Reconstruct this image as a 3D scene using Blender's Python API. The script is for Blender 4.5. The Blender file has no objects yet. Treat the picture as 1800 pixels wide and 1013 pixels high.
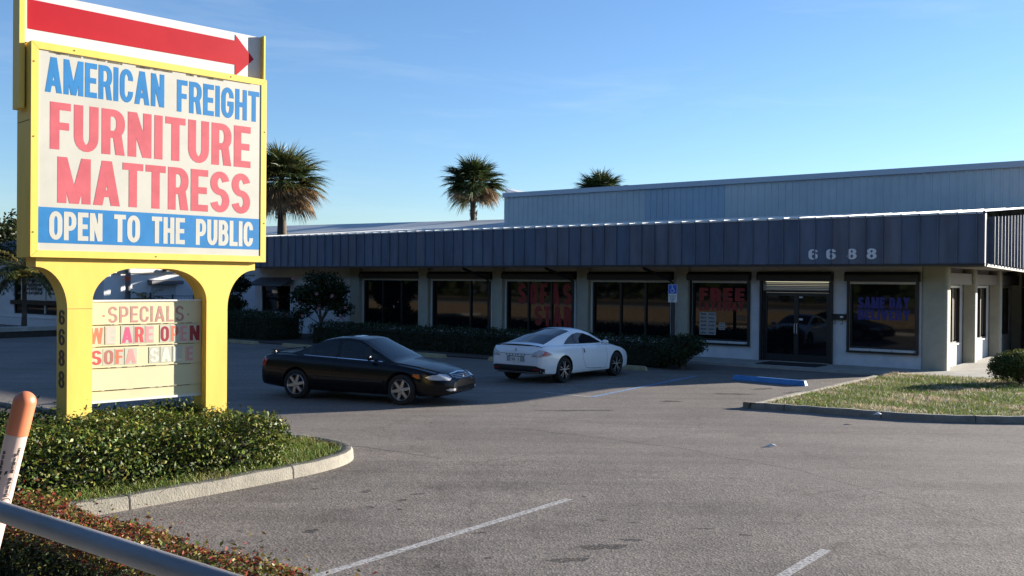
import bpy, bmesh, math, random
import numpy as np
from mathutils import Vector, Matrix
from mathutils.bvhtree import BVHTree
R = math.radians
rng = np.random.default_rng(7)
random.seed(7)
SC = bpy.context.scene
COL = SC.collection

# ------------------------------------------------------------------ camera
F, EYE = 1700.0, 2.5                      # focal length in pixels of the 1800 px wide frame, eye height
CAMM = Matrix.Rotation(R(90 - .364), 3, 'X') @ Matrix.Rotation(R(.49), 3, 'Z')
cd = bpy.data.cameras.new('camera')
cam = bpy.data.objects.new('camera', cd)
COL.objects.link(cam)
cd.sensor_width = 36; cd.lens = 36 * F / 1800; cd.clip_end = 3000; cd.clip_start = .05
cam.matrix_world = Matrix.Translation((0, 0, EYE)) @ CAMM.to_4x4()
SC.camera = cam

def ray(u, v):
    return CAMM @ Vector(((u - 900) / F, -(v - 506.5) / F, -1))
def ground(u, v, z=0.0):                  # photo pixel -> point of the level ground
    d = ray(u, v); t = (z - EYE) / d.z
    return Vector((d.x * t, d.y * t, z))
def at(u, v, Y):                          # photo pixel -> point at distance Y
    d = ray(u, v) * (Y / ray(u, v).y)
    return Vector((d.x, d.y, EYE + d.z))

class Frame:
    def __init__(s, o, deg):
        s.o = Vector(o); s.rz = R(deg)
        s.ex = Vector((math.cos(s.rz), math.sin(s.rz), 0)); s.ey = Vector((-math.sin(s.rz), math.cos(s.rz), 0))
    def W(s, x, y, z=0.0):
        return s.o + s.ex * x + s.ey * y + Vector((0, 0, z))
    def L(s, p):
        d = Vector(p) - s.o
        return d.dot(s.ex), d.dot(s.ey), d.z
    def hit(s, u, v, axis, val):
        n = {'x': s.ex, 'y': s.ey, 'z': Vector((0, 0, 1))}[axis]
        p = s.o + n * val; d = ray(u, v); O = Vector((0, 0, EYE))
        return s.L(O + d * ((p - O).dot(n) / d.dot(n)))
BF = Frame((12.3, 27.55, 0), -37.69)      # the store: x along the front to the right, y inwards
SF = Frame((-5.78, 11.6, 0), 44.17)       # the sign: x along its face, y backwards

# ------------------------------------------------------------------ materials
def srgb(r, g, b):
    f = lambda c: (c / 255 / 12.92) if c / 255 <= .04045 else ((c / 255 + .055) / 1.055) ** 2.4
    return (f(r), f(g), f(b))
def mat(name, col, rough=.6, metal=0, spec=.5, noise=0, scale=8, bump=0, bscale=60, stretch=None, coat=0, trans=0, dirt=None):
    m = bpy.data.materials.new(name); m.use_nodes = True
    nt = m.node_tree; N = nt.nodes; b = N['Principled BSDF']
    b.inputs['Base Color'].default_value = (*col, 1); b.inputs['Roughness'].default_value = rough
    b.inputs['Metallic'].default_value = metal; b.inputs['Specular IOR Level'].default_value = spec
    b.inputs['Coat Weight'].default_value = coat; b.inputs['Coat Roughness'].default_value = .04
    tc = N.new('ShaderNodeTexCoord'); src = tc.outputs['Object']
    if stretch:
        mp = N.new('ShaderNodeMapping'); mp.inputs['Scale'].default_value = stretch
        nt.links.new(src, mp.inputs[0]); src = mp.outputs[0]
    if noise:
        n = N.new('ShaderNodeTexNoise'); n.inputs['Scale'].default_value = scale; n.inputs['Detail'].default_value = 6; n.inputs['Roughness'].default_value = .65
        nt.links.new(src, n.inputs['Vector'])
        r = N.new('ShaderNodeValToRGB')
        r.color_ramp.elements[0].position = .3; r.color_ramp.elements[1].position = .7
        d = dirt or tuple(c * (1 - noise) for c in col)
        r.color_ramp.elements[0].color = (*d, 1); r.color_ramp.elements[1].color = (*[min(1, c * (1 + noise * .5)) for c in col], 1)
        nt.links.new(n.outputs['Fac'], r.inputs[0]); nt.links.new(r.outputs[0], b.inputs['Base Color'])
        mr = N.new('ShaderNodeMapRange'); mr.inputs['To Min'].default_value = rough * .85; mr.inputs['To Max'].default_value = min(1, rough * 1.15)
        nt.links.new(n.outputs['Fac'], mr.inputs[0]); nt.links.new(mr.outputs[0], b.inputs['Roughness'])
    if bump:
        n2 = N.new('ShaderNodeTexNoise'); n2.inputs['Scale'].default_value = bscale; n2.inputs['Detail'].default_value = 5
        nt.links.new(src, n2.inputs['Vector'])
        bp = N.new('ShaderNodeBump'); bp.inputs['Strength'].default_value = bump; bp.inputs['Distance'].default_value = .02
        nt.links.new(n2.outputs['Fac'], bp.inputs['Height']); nt.links.new(bp.outputs[0], b.inputs['Normal'])
    return m

def leaf_mat(name, rough=.4, trans=.3, spec=.5):
    m = bpy.data.materials.new(name); m.use_nodes = True
    nt = m.node_tree; N = nt.nodes; b = N['Principled BSDF']
    a = N.new('ShaderNodeAttribute'); a.attribute_name = 'tint'
    nt.links.new(a.outputs['Color'], b.inputs['Base Color'])
    b.inputs['Roughness'].default_value = rough; b.inputs['Specular IOR Level'].default_value = spec
    t = N.new('ShaderNodeBsdfTranslucent'); nt.links.new(a.outputs['Color'], t.inputs[0])
    mx = N.new('ShaderNodeMixShader'); mx.inputs[0].default_value = trans
    nt.links.new(b.outputs[0], mx.inputs[1]); nt.links.new(t.outputs[0], mx.inputs[2])
    nt.links.new(mx.outputs[0], N['Material Output'].inputs[0])
    return m

def glass_mat(name, tint, through, rough=.02):
    m = bpy.data.materials.new(name); m.use_nodes = True
    nt = m.node_tree; N = nt.nodes; b = N['Principled BSDF']
    b.inputs['Base Color'].default_value = (*tint, 1); b.inputs['Roughness'].default_value = rough; b.inputs['IOR'].default_value = 1.5
    t = N.new('ShaderNodeBsdfTransparent'); t.inputs[0].default_value = (through, through * 1.02, through * 1.0, 1)
    fr = N.new('ShaderNodeFresnel'); fr.inputs[0].default_value = 1.5
    g = N.new('ShaderNodeBsdfGlossy'); g.inputs['Roughness'].default_value = rough
    mx = N.new('ShaderNodeMixShader')
    nt.links.new(fr.outputs[0], mx.inputs[0]); nt.links.new(t.outputs[0], mx.inputs[1]); nt.links.new(g.outputs[0], mx.inputs[2])
    nt.links.new(mx.outputs[0], N['Material Output'].inputs[0])
    return m

# ------------------------------------------------------------------ mesh helper
class MB:
    def __init__(s): s.v = []; s.f = []; s.m = []; s.T = None
    def add(s, vs, fs, m=0):
        k = len(s.v)
        s.v += [tuple(s.T @ Vector(p)) for p in vs] if s.T else [tuple(p) for p in vs]
        s.f += [tuple(i + k for i in f) for f in fs]; s.m += [m] * len(fs)
    def box(s, x0, x1, y0, y1, z0, z1, m=0):
        s.add([(x0, y0, z0), (x1, y0, z0), (x1, y1, z0), (x0, y1, z0), (x0, y0, z1), (x1, y0, z1), (x1, y1, z1), (x0, y1, z1)],
              [(0, 3, 2, 1), (4, 5, 6, 7), (0, 1, 5, 4), (1, 2, 6, 5), (2, 3, 7, 6), (3, 0, 4, 7)], m)
    def quad(s, a, b, c, d, m=0): s.add([a, b, c, d], [(0, 1, 2, 3)], m)
    def prism(s, pts, off, m=0):          # closed outline extruded by a vector
        n = len(pts); o = Vector(off)
        s.add([tuple(p) for p in pts] + [tuple(Vector(p) + o) for p in pts],
              [tuple(range(n))[::-1], tuple(range(n, 2 * n))] + [(i, (i + 1) % n, n + (i + 1) % n, n + i) for i in range(n)], m)
    def tube(s, pts, r, n=8, m=0, caps=True):
        pts = [Vector(p) for p in pts]; rs = r if isinstance(r, (list, tuple)) else [r] * len(pts)
        rings = []; up = None
        for i, p in enumerate(pts):
            t = (pts[min(i + 1, len(pts) - 1)] - pts[max(i - 1, 0)]).normalized()
            if up is None: up = t.orthogonal().normalized()
            up = (up - t * up.dot(t)).normalized(); sd = t.cross(up)
            rings.append([tuple(p + (up * math.cos(2 * math.pi * k / n) + sd * math.sin(2 * math.pi * k / n)) * rs[i]) for k in range(n)])
        vs = [q for rg in rings for q in rg]
        fs = [(i * n + k, i * n + (k + 1) % n, (i + 1) * n + (k + 1) % n, (i + 1) * n + k) for i in range(len(pts) - 1) for k in range(n)]
        if caps: fs += [tuple(range(n))[::-1], tuple((len(pts) - 1) * n + k for k in range(n))]
        s.add(vs, fs, m)
    def lathe(s, prof, n=24, axis='z', c=(0, 0, 0), m=0):   # prof = [(radius, height)]
        vs = []
        for r, h in prof:
            for k in range(n):
                a = 2 * math.pi * k / n; p = (r * math.cos(a), r * math.sin(a), h)
                if axis == 'y': p = (p[0], p[2], p[1])
                if axis == 'x': p = (p[2], p[0], p[1])
                vs.append((p[0] + c[0], p[1] + c[1], p[2] + c[2]))
        fs = [(i * n + k, i * n + (k + 1) % n, (i + 1) * n + (k + 1) % n, (i + 1) * n + k) for i in range(len(prof) - 1) for k in range(n)]
        s.add(vs, fs, m)
    def build(s, name, mats, parent=None, smooth=None):
        me = bpy.data.meshes.new(name); me.from_pydata(s.v, [], s.f)
        for q in (mats if isinstance(mats, (list, tuple)) else [mats]): me.materials.append(q)
        me.polygons.foreach_set('material_index', s.m)
        bm = bmesh.new(); bm.from_mesh(me); bmesh.ops.recalc_face_normals(bm, faces=bm.faces); bm.to_mesh(me); bm.free()
        if smooth is not None:
            me.polygons.foreach_set('use_smooth', [True] * len(me.polygons)); me.set_sharp_from_angle(angle=R(smooth))
        return link(name, me, parent)
def link(name, me, parent=None):
    o = bpy.data.objects.new(name, me); COL.objects.link(o)
    if parent: o.parent = parent
    return o
def tag(o, label=None, cat=None, group=None, kind=None):
    for k, v in (('label', label), ('category', cat), ('group', group), ('kind', kind)):
        if v: o[k] = v
    return o
def empty(name, label, cat, loc=(0, 0, 0), rz=0.0, group=None):
    o = bpy.data.objects.new(name, None); COL.objects.link(o); o.location = loc; o.rotation_euler.z = rz
    o.empty_display_size = .2
    return tag(o, label, cat, group)

# ------------------------------------------------------------------ lettering: condensed even-stroke capitals and digits
def glyph(ch, s, t):
    """returns width, list of ('p', polygon) / ('r', path, closed) in a cell one unit high"""
    w = {'I': s, 'M': .74, 'W': .86, 'T': .5, 'L': .44, 'E': .46, 'F': .44, '1': .34, ' ': .30, '.': s, '-': .3, '$': .5, 'S': .53, 'A': .62, 'V': .6, 'Y': .6, 'N': .56, 'O': .55, 'U': .54, 'C': .53, 'G': .55}.get(ch, .53)
    L, Rr, B, T, M = s / 2, w - s / 2, t / 2, 1 - t / 2, .5
    ln = lambda *p: ('r', list(p), False)
    bar = lambda x0, x1, y: ('p', [(x0, y - t / 2), (x1, y - t / 2), (x1, y + t / 2), (x0, y + t / 2)])
    stem = lambda x, y0=0, y1=1: ('p', [(x - s / 2, y0), (x + s / 2, y0), (x + s / 2, y1), (x - s / 2, y1)])
    def arc(cx, cy, rx, ry, a0, a1, n=9):
        return [(cx + rx * math.cos(R(a0 + (a1 - a0) * i / n)), cy + ry * math.sin(R(a0 + (a1 - a0) * i / n))) for i in range(n + 1)]
    rx = (Rr - L) / 2; cx = w / 2; ry = .24
    def ring(y0, y1, l=L, r=Rr):
        ax = (r - l) / 2; ay = min(.24, (y1 - y0) / 2); c = (l + r) / 2
        return ('r', arc(c, y1 - ay, ax, ay, 0, 180) + arc(c, y0 + ay, ax, ay, 180, 360), True)
    def bowl(y0, y1, r=Rr):
        k = (y1 - y0) / 2; b = min(k, .2)
        return ('r', [(L, y1)] + arc(r - b * .8, y1 - b, b * .8, b, 90, 0, 6) + arc(r - b * .8, y0 + b, b * .8, b, 0, -90, 6) + [(L, y0)], False)
    d = s * 1.06
    if ch == 'I': g = [stem(L)]
    elif ch == 'L': g = [stem(L), bar(0, w, B)]
    elif ch == 'T': g = [stem(cx), bar(0, w, T)]
    elif ch == 'E': g = [stem(L), bar(0, w, B), bar(0, w, T), bar(0, w * .93, M)]
    elif ch == 'F': g = [stem(L), bar(0, w, T), bar(0, w * .92, M)]
    elif ch == 'H': g = [stem(L), stem(Rr), bar(0, w, M)]
    elif ch == 'N': g = [stem(L), stem(Rr), ('p', [(0, 1), (d, 1), (w, 0), (w - d, 0)])]
    elif ch == 'M': g = [stem(L), stem(Rr), ('p', [(0, 1), (d, 1), (cx + d / 2, 0), (cx - d / 2, 0)]), ('p', [(w, 1), (w - d, 1), (cx - d / 2, 0), (cx + d / 2, 0)])]
    elif ch == 'A': g = [('p', [(0, 0), (d, 0), (cx + d * .55, 1), (cx - d * .55, 1)]), ('p', [(w, 0), (w - d, 0), (cx - d * .55, 1), (cx + d * .55, 1)]), bar(w * .2, w * .8, .27)]
    elif ch == 'V': g = [('p', [(0, 1), (d, 1), (cx + d / 2, 0), (cx - d / 2, 0)]), ('p', [(w, 1), (w - d, 1), (cx - d / 2, 0), (cx + d / 2, 0)])]
    elif ch == 'W':
        q = w / 4; e = d * .88
        g = [('p', [(0, 1), (e, 1), (q + e / 2, 0), (q - e / 2, 0)]), ('p', [(cx + e / 2, 1), (cx - e / 2, 1), (q - e / 2, 0), (q + e / 2, 0)]),
             ('p', [(cx - e / 2, 1), (cx + e / 2, 1), (3 * q + e / 2, 0), (3 * q - e / 2, 0)]), ('p', [(w, 1), (w - e, 1), (3 * q - e / 2, 0), (3 * q + e / 2, 0)])]
    elif ch == 'Y': g = [('p', [(0, 1), (d, 1), (cx + s / 2, .42), (cx - s / 2, .42)]), ('p', [(w, 1), (w - d, 1), (cx - s / 2, .42), (cx + s / 2, .42)]), stem(cx, 0, .44)]
    elif ch == 'K': g = [stem(L), ('p', [(L, .38), (L, .6), (w - d, 1), (w, 1)]), ('p', [(L + s * .5, .55), (L + s * 1.2, .72), (w, 0), (w - d, 0)])]
    elif ch == 'P': g = [stem(L), bowl(.42, T)]
    elif ch == 'R': g = [stem(L), bowl(.45, T), ('p', [(cx * .95, .46), (cx * .95 + s, .46), (w, 0), (w - d, 0)])]
    elif ch == 'B': g = [stem(L), bowl(B, .53), bowl(.53, T, Rr - .02)]
    elif ch == 'D': g = [stem(L), bowl(B, T)]
    elif ch in 'O0': g = [ring(B, T)]
    elif ch == 'Q': g = [ring(B, T), ('p', [(cx, .25), (cx + s, .25), (w, 0), (w - s, 0)])]
    elif ch == 'C': g = [('r', [(Rr, .66)] + arc(cx, T - ry, rx, ry, 0, 180) + arc(cx, B + ry, rx, ry, 180, 360) + [(Rr, .34)], False)]
    elif ch == 'G': g = [('r', [(Rr, .66)] + arc(cx, T - ry, rx, ry, 0, 180) + arc(cx, B + ry, rx, ry, 180, 360) + [(Rr, .48)], False), bar(cx, w, .47)]
    elif ch == 'U': g = [('r', [(L, 1)] + arc(cx, B + ry, rx, ry, 180, 360) + [(Rr, 1)], False)]
    elif ch == 'J': g = [('r', [(L, .3)] + arc(cx, B + ry, rx, ry, 180, 360) + [(Rr, 1)], False)]
    elif ch in 'S$':
        ay = (T - B) / 4
        g = [('r', arc(cx, T - ay, rx, ay, 12, 270, 14) + arc(cx, B + ay, rx, ay, 90, -168, 14), False)]
        if ch == '$': g.append(stem(cx, -.08, 1.08))
    elif ch == '6': g = [ring(B, .56), ('r', [(Rr, .74)] + arc(cx, T - ry, rx, ry, 0, 180) + [(L, .3)], False)]
    elif ch == '9': g = [ring(.44, T), ('r', [(L, .26)] + arc(cx, B + ry, rx, ry, 180, 360) + [(Rr, .7)], False)]
    elif ch == '8': g = [ring(B, .53), ring(.53, T, L + .02, Rr - .02)]
    elif ch == '1': g = [stem(w - s / 2), ('p', [(0, .72), (0, .84), (w - s, 1), (w - s, .82)])]
    elif ch == '2': g = [('r', [(L, .7)] + arc(cx, T - ry, rx, ry, 180, -20) + [(L, B)], False), bar(0, w, B)]
    elif ch == '4': g = [stem(w * .68), bar(0, w, .26), ('p', [(0, .2), (s, .2), (w * .68 + s * .3, 1), (w * .68 - s * .5, 1)])]
    elif ch == '5': g = [bar(0, w, T), stem(L, .45, 1), ('r', [(L, .5)] + arc(cx, .34, rx, .26, 110, -150, 12), False)]
    elif ch == '.': g = [stem(L, 0, t * 1.1)]
    elif ch == '-': g = [bar(0, w, .45)]
    else: g = []
    return w, g

def text(mb, st, o, ux, uz, w, h, depth=.004, s=.17, t=.145, gap=.075, m=0, align='fit', shear=0):
    """lays a line of lettering in the box of width w and height h from o along ux / uz, raised by depth"""
    o, ux, uz = Vector(o), Vector(ux), Vector(uz); n = ux.cross(uz)
    gl = [glyph(c, s, t) for c in st]
    tot = sum(a for a, b in gl) + gap * (len(gl) - 1)
    k = w / tot if align == 'fit' else h
    x = 0.0 if align != 'center' else (w / h - tot) / 2
    k = w / tot if align == 'fit' else h
    for gi, (gw, prims) in enumerate(gl):
        for pi, pr in enumerate(prims):
            off = n * (depth + .00012 * pi)
            P = lambda q: o + ux * ((x + q[0]) * k + shear * q[1] * h) + uz * (q[1] * h)
            if pr[0] == 'p':
                mb.prism([P(q) + off for q in pr[1]], -off, m)
            else:
                path, closed = pr[1], pr[2]
                cl = [path[0]]
                for q in path[1:]:
                    if abs(q[0] - cl[-1][0]) + abs(q[1] - cl[-1][1]) > 1e-4: cl.append(q)
                path = cl; N = len(path); A = []; Bp = []
                if closed and abs(path[0][0] - path[-1][0]) + abs(path[0][1] - path[-1][1]) < 1e-3: path = path[:-1]; N -= 1
                for i in range(N):
                    a = path[(i - 1) % N] if (closed or i > 0) else path[i]
                    b = path[(i + 1) % N] if (closed or i < N - 1) else path[i]
                    dx, dy = b[0] - a[0], b[1] - a[1]; l = math.hypot(dx, dy) or 1
                    nx, ny = -dy / l, dx / l
                    A.append((path[i][0] + nx * s / 2, path[i][1] + ny * t / 2)); Bp.append((path[i][0] - nx * s / 2, path[i][1] - ny * t / 2))
                rg = range(N) if closed else range(N - 1)
                vs = [P(q) + off for q in A] + [P(q) + off for q in Bp] + [P(q) for q in A] + [P(q) for q in Bp]
                fs = []
                for i in rg:
                    j = (i + 1) % N
                    fs += [(i, j, N + j, N + i), (i, 2 * N + i, 2 * N + j, j), (N + i, N + j, 3 * N + j, 3 * N + i)]
                if not closed: fs += [(0, N, 3 * N, 2 * N), (N - 1, 3 * N - 1, 4 * N - 1, 2 * N - 1)]
                mb.add([tuple(p) for p in vs], fs, m)
        x += gw + gap

# ------------------------------------------------------------------ foliage helper
def leaves(name, pos, nrm, size, cols, m, parent=None, asp=.5, jit=.9):
    """one mesh of folded leaf blades at pos (n,3), facing roughly nrm, colour per leaf from rows of cols"""
    n = len(pos); pos = np.asarray(pos, float)
    d = np.asarray(nrm, float) + rng.normal(0, jit, (n, 3)); d /= np.linalg.norm(d, axis=1)[:, None] + 1e-9
    a = rng.normal(0, 1, (n, 3)); a -= d * (a * d).sum(1)[:, None]; a /= np.linalg.norm(a, axis=1)[:, None] + 1e-9
    b = np.cross(d, a); L = size * rng.uniform(.6, 1.3, n); W = L * asp
    v = np.empty((n, 4, 3))
    v[:, 0] = pos - a * L[:, None] / 2; v[:, 2] = pos + a * L[:, None] / 2
    v[:, 1] = pos + b * W[:, None] / 2 + d * (L * .12)[:, None]; v[:, 3] = pos - b * W[:, None] / 2 + d * (L * .12)[:, None]
    return quads(name, v, cols[rng.integers(0, len(cols), n)], m, parent)
def quads(name, v, col, m, parent=None):
    n = len(v); me = bpy.data.meshes.new(name)
    me.vertices.add(n * 4); me.vertices.foreach_set('co', np.ascontiguousarray(v, dtype=np.float32).ravel())
    me.loops.add(n * 4); me.loops.foreach_set('vertex_index', np.arange(n * 4, dtype=np.int32))
    me.polygons.add(n); me.polygons.foreach_set('loop_start', np.arange(0, n * 4, 4, dtype=np.int32))
    me.materials.append(m)
    at_ = me.attributes.new('tint', 'FLOAT_COLOR', 'POINT')
    c = np.ones((n, 4, 4), dtype=np.float32); c[:, :, :3] = np.asarray(col)[:, None, :]
    at_.data.foreach_set('color', c.ravel())
    me.update(calc_edges=True); me.validate()
    return link(name, me, parent)
def colmix(base, n=40, var=.35, hue=.12):
    base = np.array(base); out = []
    for i in range(n):
        c = base[rng.integers(0, len(base))] * (1 + rng.uniform(-var, var)); out.append(np.clip(c * (1 + rng.normal(0, hue, 3)), .002, 1))
    return np.array(out)
def blob_points(n, centers, radii, shell=.55):
    """points spread through several ellipsoidal clumps, denser toward their surfaces; returns points and outward normals"""
    centers = np.array(centers, float); radii = np.array(radii, float)
    w = radii.prod(1) ** .67; k = rng.choice(len(centers), n, p=w / w.sum())
    d = rng.normal(0, 1, (n, 3)); d /= np.linalg.norm(d, axis=1)[:, None]
    r = rng.uniform(shell, 1.08, n)
    return centers[k] + d * radii[k] * r[:, None], d


# ------------------------------------------------------------------ light and sky
SUN_EL = 12.3; SUN_AZ = 65.3             # the sun stands low, right of and behind the store
s_dir = Vector((math.sin(R(SUN_AZ)) * math.cos(R(SUN_EL)), math.cos(R(SUN_AZ)) * math.cos(R(SUN_EL)), math.sin(R(SUN_EL))))
sl = bpy.data.lights.new('sun', 'SUN'); sl.energy = 5.0; sl.angle = R(.5); sl.color = (1, .92, .80)
so = bpy.data.objects.new('sun', sl); COL.objects.link(so); so.rotation_euler = s_dir.to_track_quat('Z', 'Y').to_euler(); so.location = s_dir * 80
wd = bpy.data.worlds.new('World'); SC.world = wd; wd.use_nodes = True
wn, wl = wd.node_tree.nodes, wd.node_tree.links
sky = wn.new('ShaderNodeTexSky'); sky.sky_type = 'NISHITA'; sky.sun_disc = False
sky.sun_elevation = R(SUN_EL); sky.sun_rotation = R(SUN_AZ); sky.air_density = 1.0; sky.dust_density = .1; sky.ozone_density = 3.5; sky.altitude = 0
tint = wn.new('ShaderNodeMix'); tint.data_type = 'RGBA'; tint.blend_type = 'MULTIPLY'; tint.inputs['Factor'].default_value = 1
tint.inputs['B'].default_value = (.99, 1.04, 1.17, 1)
wl.new(sky.outputs[0], tint.inputs['A'])
tc = wn.new('ShaderNodeTexCoord'); mp = wn.new('ShaderNodeMapping'); mp.inputs['Rotation'].default_value = (0, R(8), 0); mp.inputs['Scale'].default_value = (2.2, 2.2, 16)
wl.new(tc.outputs['Generated'], mp.inputs[0])
cn = wn.new('ShaderNodeTexNoise'); cn.inputs['Scale'].default_value = 1.6; cn.inputs['Detail'].default_value = 8; cn.inputs['Roughness'].default_value = .6; cn.inputs['Distortion'].default_value = .4
wl.new(mp.outputs[0], cn.inputs['Vector'])
cr = wn.new('ShaderNodeValToRGB'); cr.color_ramp.elements[0].position = .52; cr.color_ramp.elements[0].color = (0, 0, 0, 1); cr.color_ramp.elements[1].position = .82; cr.color_ramp.elements[1].color = (.17, .17, .17, 1)
wl.new(cn.outputs['Fac'], cr.inputs[0])
cm = wn.new('ShaderNodeMix'); cm.data_type = 'RGBA'; cm.inputs['B'].default_value = (5.2, 5.6, 6.0, 1)
wl.new(cr.outputs[0], cm.inputs['Factor']); wl.new(tint.outputs['Result'], cm.inputs['A'])
wl.new(cm.outputs['Result'], wn['Background'].inputs[0]); wn['Background'].inputs[1].default_value = .06
SC.view_settings.view_transform = 'Standard'; SC.view_settings.look = 'None'; SC.view_settings.exposure = 1.7; SC.view_settings.gamma = 1
SC.view_settings.use_curve_mapping = False
SC.cycles.max_bounces = 6; SC.cycles.transparent_max_bounces = 12; SC.cycles.caustics_reflective = False; SC.cycles.caustics_refractive = False

# ------------------------------------------------------------------ shared materials
M = {}
M['stucco'] = mat('white_stucco', (.63, .63, .64), .85, noise=.12, scale=3, bump=.35, bscale=45)
M['stucco_beige'] = mat('beige_stucco', (.38, .365, .295), .85, noise=.14, scale=3, bump=.45, bscale=40)
M['bronze'] = mat('dark_bronze_metal', (.018, .017, .018), .4, spec=.5)
M['black'] = mat('black_metal', (.012, .012, .013), .45)
M['fascia'] = mat('slate_blue_metal', (.125, .15, .205), .5, noise=.35, scale=1.3, stretch=(1.6, 1, .35), dirt=(.09, .10, .135), spec=.3)
M['fascia2'] = mat('faded_slate_metal', (.15, .158, .20), .5, noise=.3, scale=1.3, stretch=(1.6, 1, .35), spec=.3)
M['fascia3'] = mat('deep_slate_metal', (.105, .134, .192), .5, noise=.3, scale=1.3, stretch=(1.6, 1, .35), spec=.3)
M['roof'] = mat('white_roof_metal', (.62, .62, .60), .5, noise=.18, scale=1.2)
M['upper'] = mat('pale_blue_siding', (.46, .485, .475), .55, noise=.25, scale=.5, dirt=(.39, .425, .43))
M['upper2'] = mat('repainted_siding', (.33, .41, .47), .55, noise=.15, scale=.5)
M['alum'] = mat('aluminium_strip', (.60, .60, .58), .4, spec=.5)
M['white'] = mat('white_trim', (.70, .70, .68), .6)
M['soffit'] = mat('soffit', (.22, .20, .18), .8, noise=.2, scale=3)
M['pane'] = mat('dark_window_glass', (.006, .006, .007), .03, spec=.5, noise=0, bump=.02, bscale=.7)
M['concrete'] = mat('concrete', (.36, .34, .30), .9, noise=.28, scale=2.2, bump=.25, bscale=60)
M['kerb'] = mat('kerb_concrete', (.235, .215, .175), .9, noise=.38, scale=3.5, bump=.5, bscale=45)
M['soil'] = mat('planter_soil', (.05, .04, .03), .95, noise=.4, scale=8, bump=.6, bscale=25)
M['bark'] = mat('bark', (.10, .08, .06), .95, noise=.45, scale=7, bump=.9, bscale=22)
M['leaf'] = leaf_mat('glossy_leaf', .5, .25, .3)
M['frond'] = leaf_mat('palm_frond', .5, .2, .35)
M['grass'] = leaf_mat('grass_blade', .6, .3, .25)

def asphalt(name, c0, c1, stain=True, coarse=0):
    m = bpy.data.materials.new(name); m.use_nodes = True; nt = m.node_tree; N = nt.nodes; L = nt.links; b = N['Principled BSDF']
    tc = N.new('ShaderNodeTexCoord'); P = tc.outputs['Object']
    def noise(sc, det=4, ro=.6, vec=None):
        n = N.new('ShaderNodeTexNoise'); n.inputs['Scale'].default_value = sc; n.inputs['Detail'].default_value = det; n.inputs['Roughness'].default_value = ro
        L.new(vec or P, n.inputs['Vector']); return n.outputs['Fac']
    def ramp(f, p0, p1, a, c):
        r = N.new('ShaderNodeValToRGB'); r.color_ramp.elements[0].position = p0; r.color_ramp.elements[1].position = p1
        r.color_ramp.elements[0].color = (*a, 1); r.color_ramp.elements[1].color = (*c, 1); L.new(f, r.inputs[0]); return r.outputs[0]
    def mul(a, c, f=1.0):
        x = N.new('ShaderNodeMix'); x.data_type = 'RGBA'; x.blend_type = 'MULTIPLY'; x.inputs['Factor'].default_value = f
        L.new(a, x.inputs['A']); L.new(c, x.inputs['B']); return x.outputs['Result']
    base = ramp(noise(.35, 5), .3, .72, c0, c1)
    v = N.new('ShaderNodeTexVoronoi'); v.inputs['Scale'].default_value = 44 if coarse else 62; L.new(P, v.inputs['Vector'])
    vg = N.new('ShaderNodeSeparateColor'); L.new(v.outputs['Color'], vg.inputs[0])
    agg = ramp(vg.outputs[0], .0, 1.0, (.52, .52, .53) if coarse else (.60, .60, .61), (1.6, 1.54, 1.47) if coarse else (1.42, 1.39, 1.34))
    col = mul(base, agg, .62)
    v2 = N.new('ShaderNodeTexVoronoi'); v2.inputs['Scale'].default_value = 27; L.new(P, v2.inputs['Vector'])
    vg2 = N.new('ShaderNodeSeparateColor'); L.new(v2.outputs['Color'], vg2.inputs[0])
    col = mul(col, ramp(vg2.outputs[1], .0, 1, (.78, .78, .78), (1.2, 1.19, 1.17)), .75)
    mp = N.new('ShaderNodeMapping'); mp.inputs['Scale'].default_value = (.16, 1.5, 1); mp.inputs['Rotation'].default_value = (0, 0, R(22)); L.new(P, mp.inputs[0])
    col = mul(col, ramp(noise(1.1, 6, .65, mp.outputs[0]), .36, .6, (.82, .81, .80), (1.06, 1.05, 1.05)), .9)
    if stain:
        col = mul(col, ramp(noise(.8, 7, .72), .52 if coarse else .60, .72, (1, 1, 1), (.52, .50, .48)), .85)
        col = mul(col, ramp(noise(3.6, 3, .5), .70 if coarse else .73, .74 if coarse else .78, (1, 1, 1), (.35, .31, .30)), .85)
        vc = N.new('ShaderNodeTexVoronoi'); vc.feature = 'DISTANCE_TO_EDGE'; vc.inputs['Scale'].default_value = .22
        wn_ = N.new('ShaderNodeTexNoise'); wn_.inputs['Scale'].default_value = 1.2; wn_.inputs['Detail'].default_value = 6; L.new(P, wn_.inputs['Vector'])
        ad = N.new('ShaderNodeMix'); ad.data_type = 'RGBA'; ad.blend_type = 'ADD'; ad.inputs['Factor'].default_value = .9; L.new(P, ad.inputs['A']); L.new(wn_.outputs['Color'], ad.inputs['B'])
        L.new(ad.outputs['Result'], vc.inputs['Vector'])
        col = mul(col, ramp(vc.outputs['Distance'], .0, .006, (.6, .59, .58), (1, 1, 1)), .6)
    L.new(col, b.inputs['Base Color']); b.inputs['Roughness'].default_value = .82; b.inputs['Specular IOR Level'].default_value = .35
    bp = N.new('ShaderNodeBump'); bp.inputs['Strength'].default_value = .3; bp.inputs['Distance'].default_value = .01
    L.new(v.outputs['Distance'], bp.inputs['Height']); L.new(bp.outputs[0], b.inputs['Normal'])
    return m
M['asphalt'] = asphalt('old_asphalt', (.128, .112, .099), (.190, .168, .149))
M['road'] = asphalt('road_asphalt', (.06, .06, .058), (.09, .088, .085), False)

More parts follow.
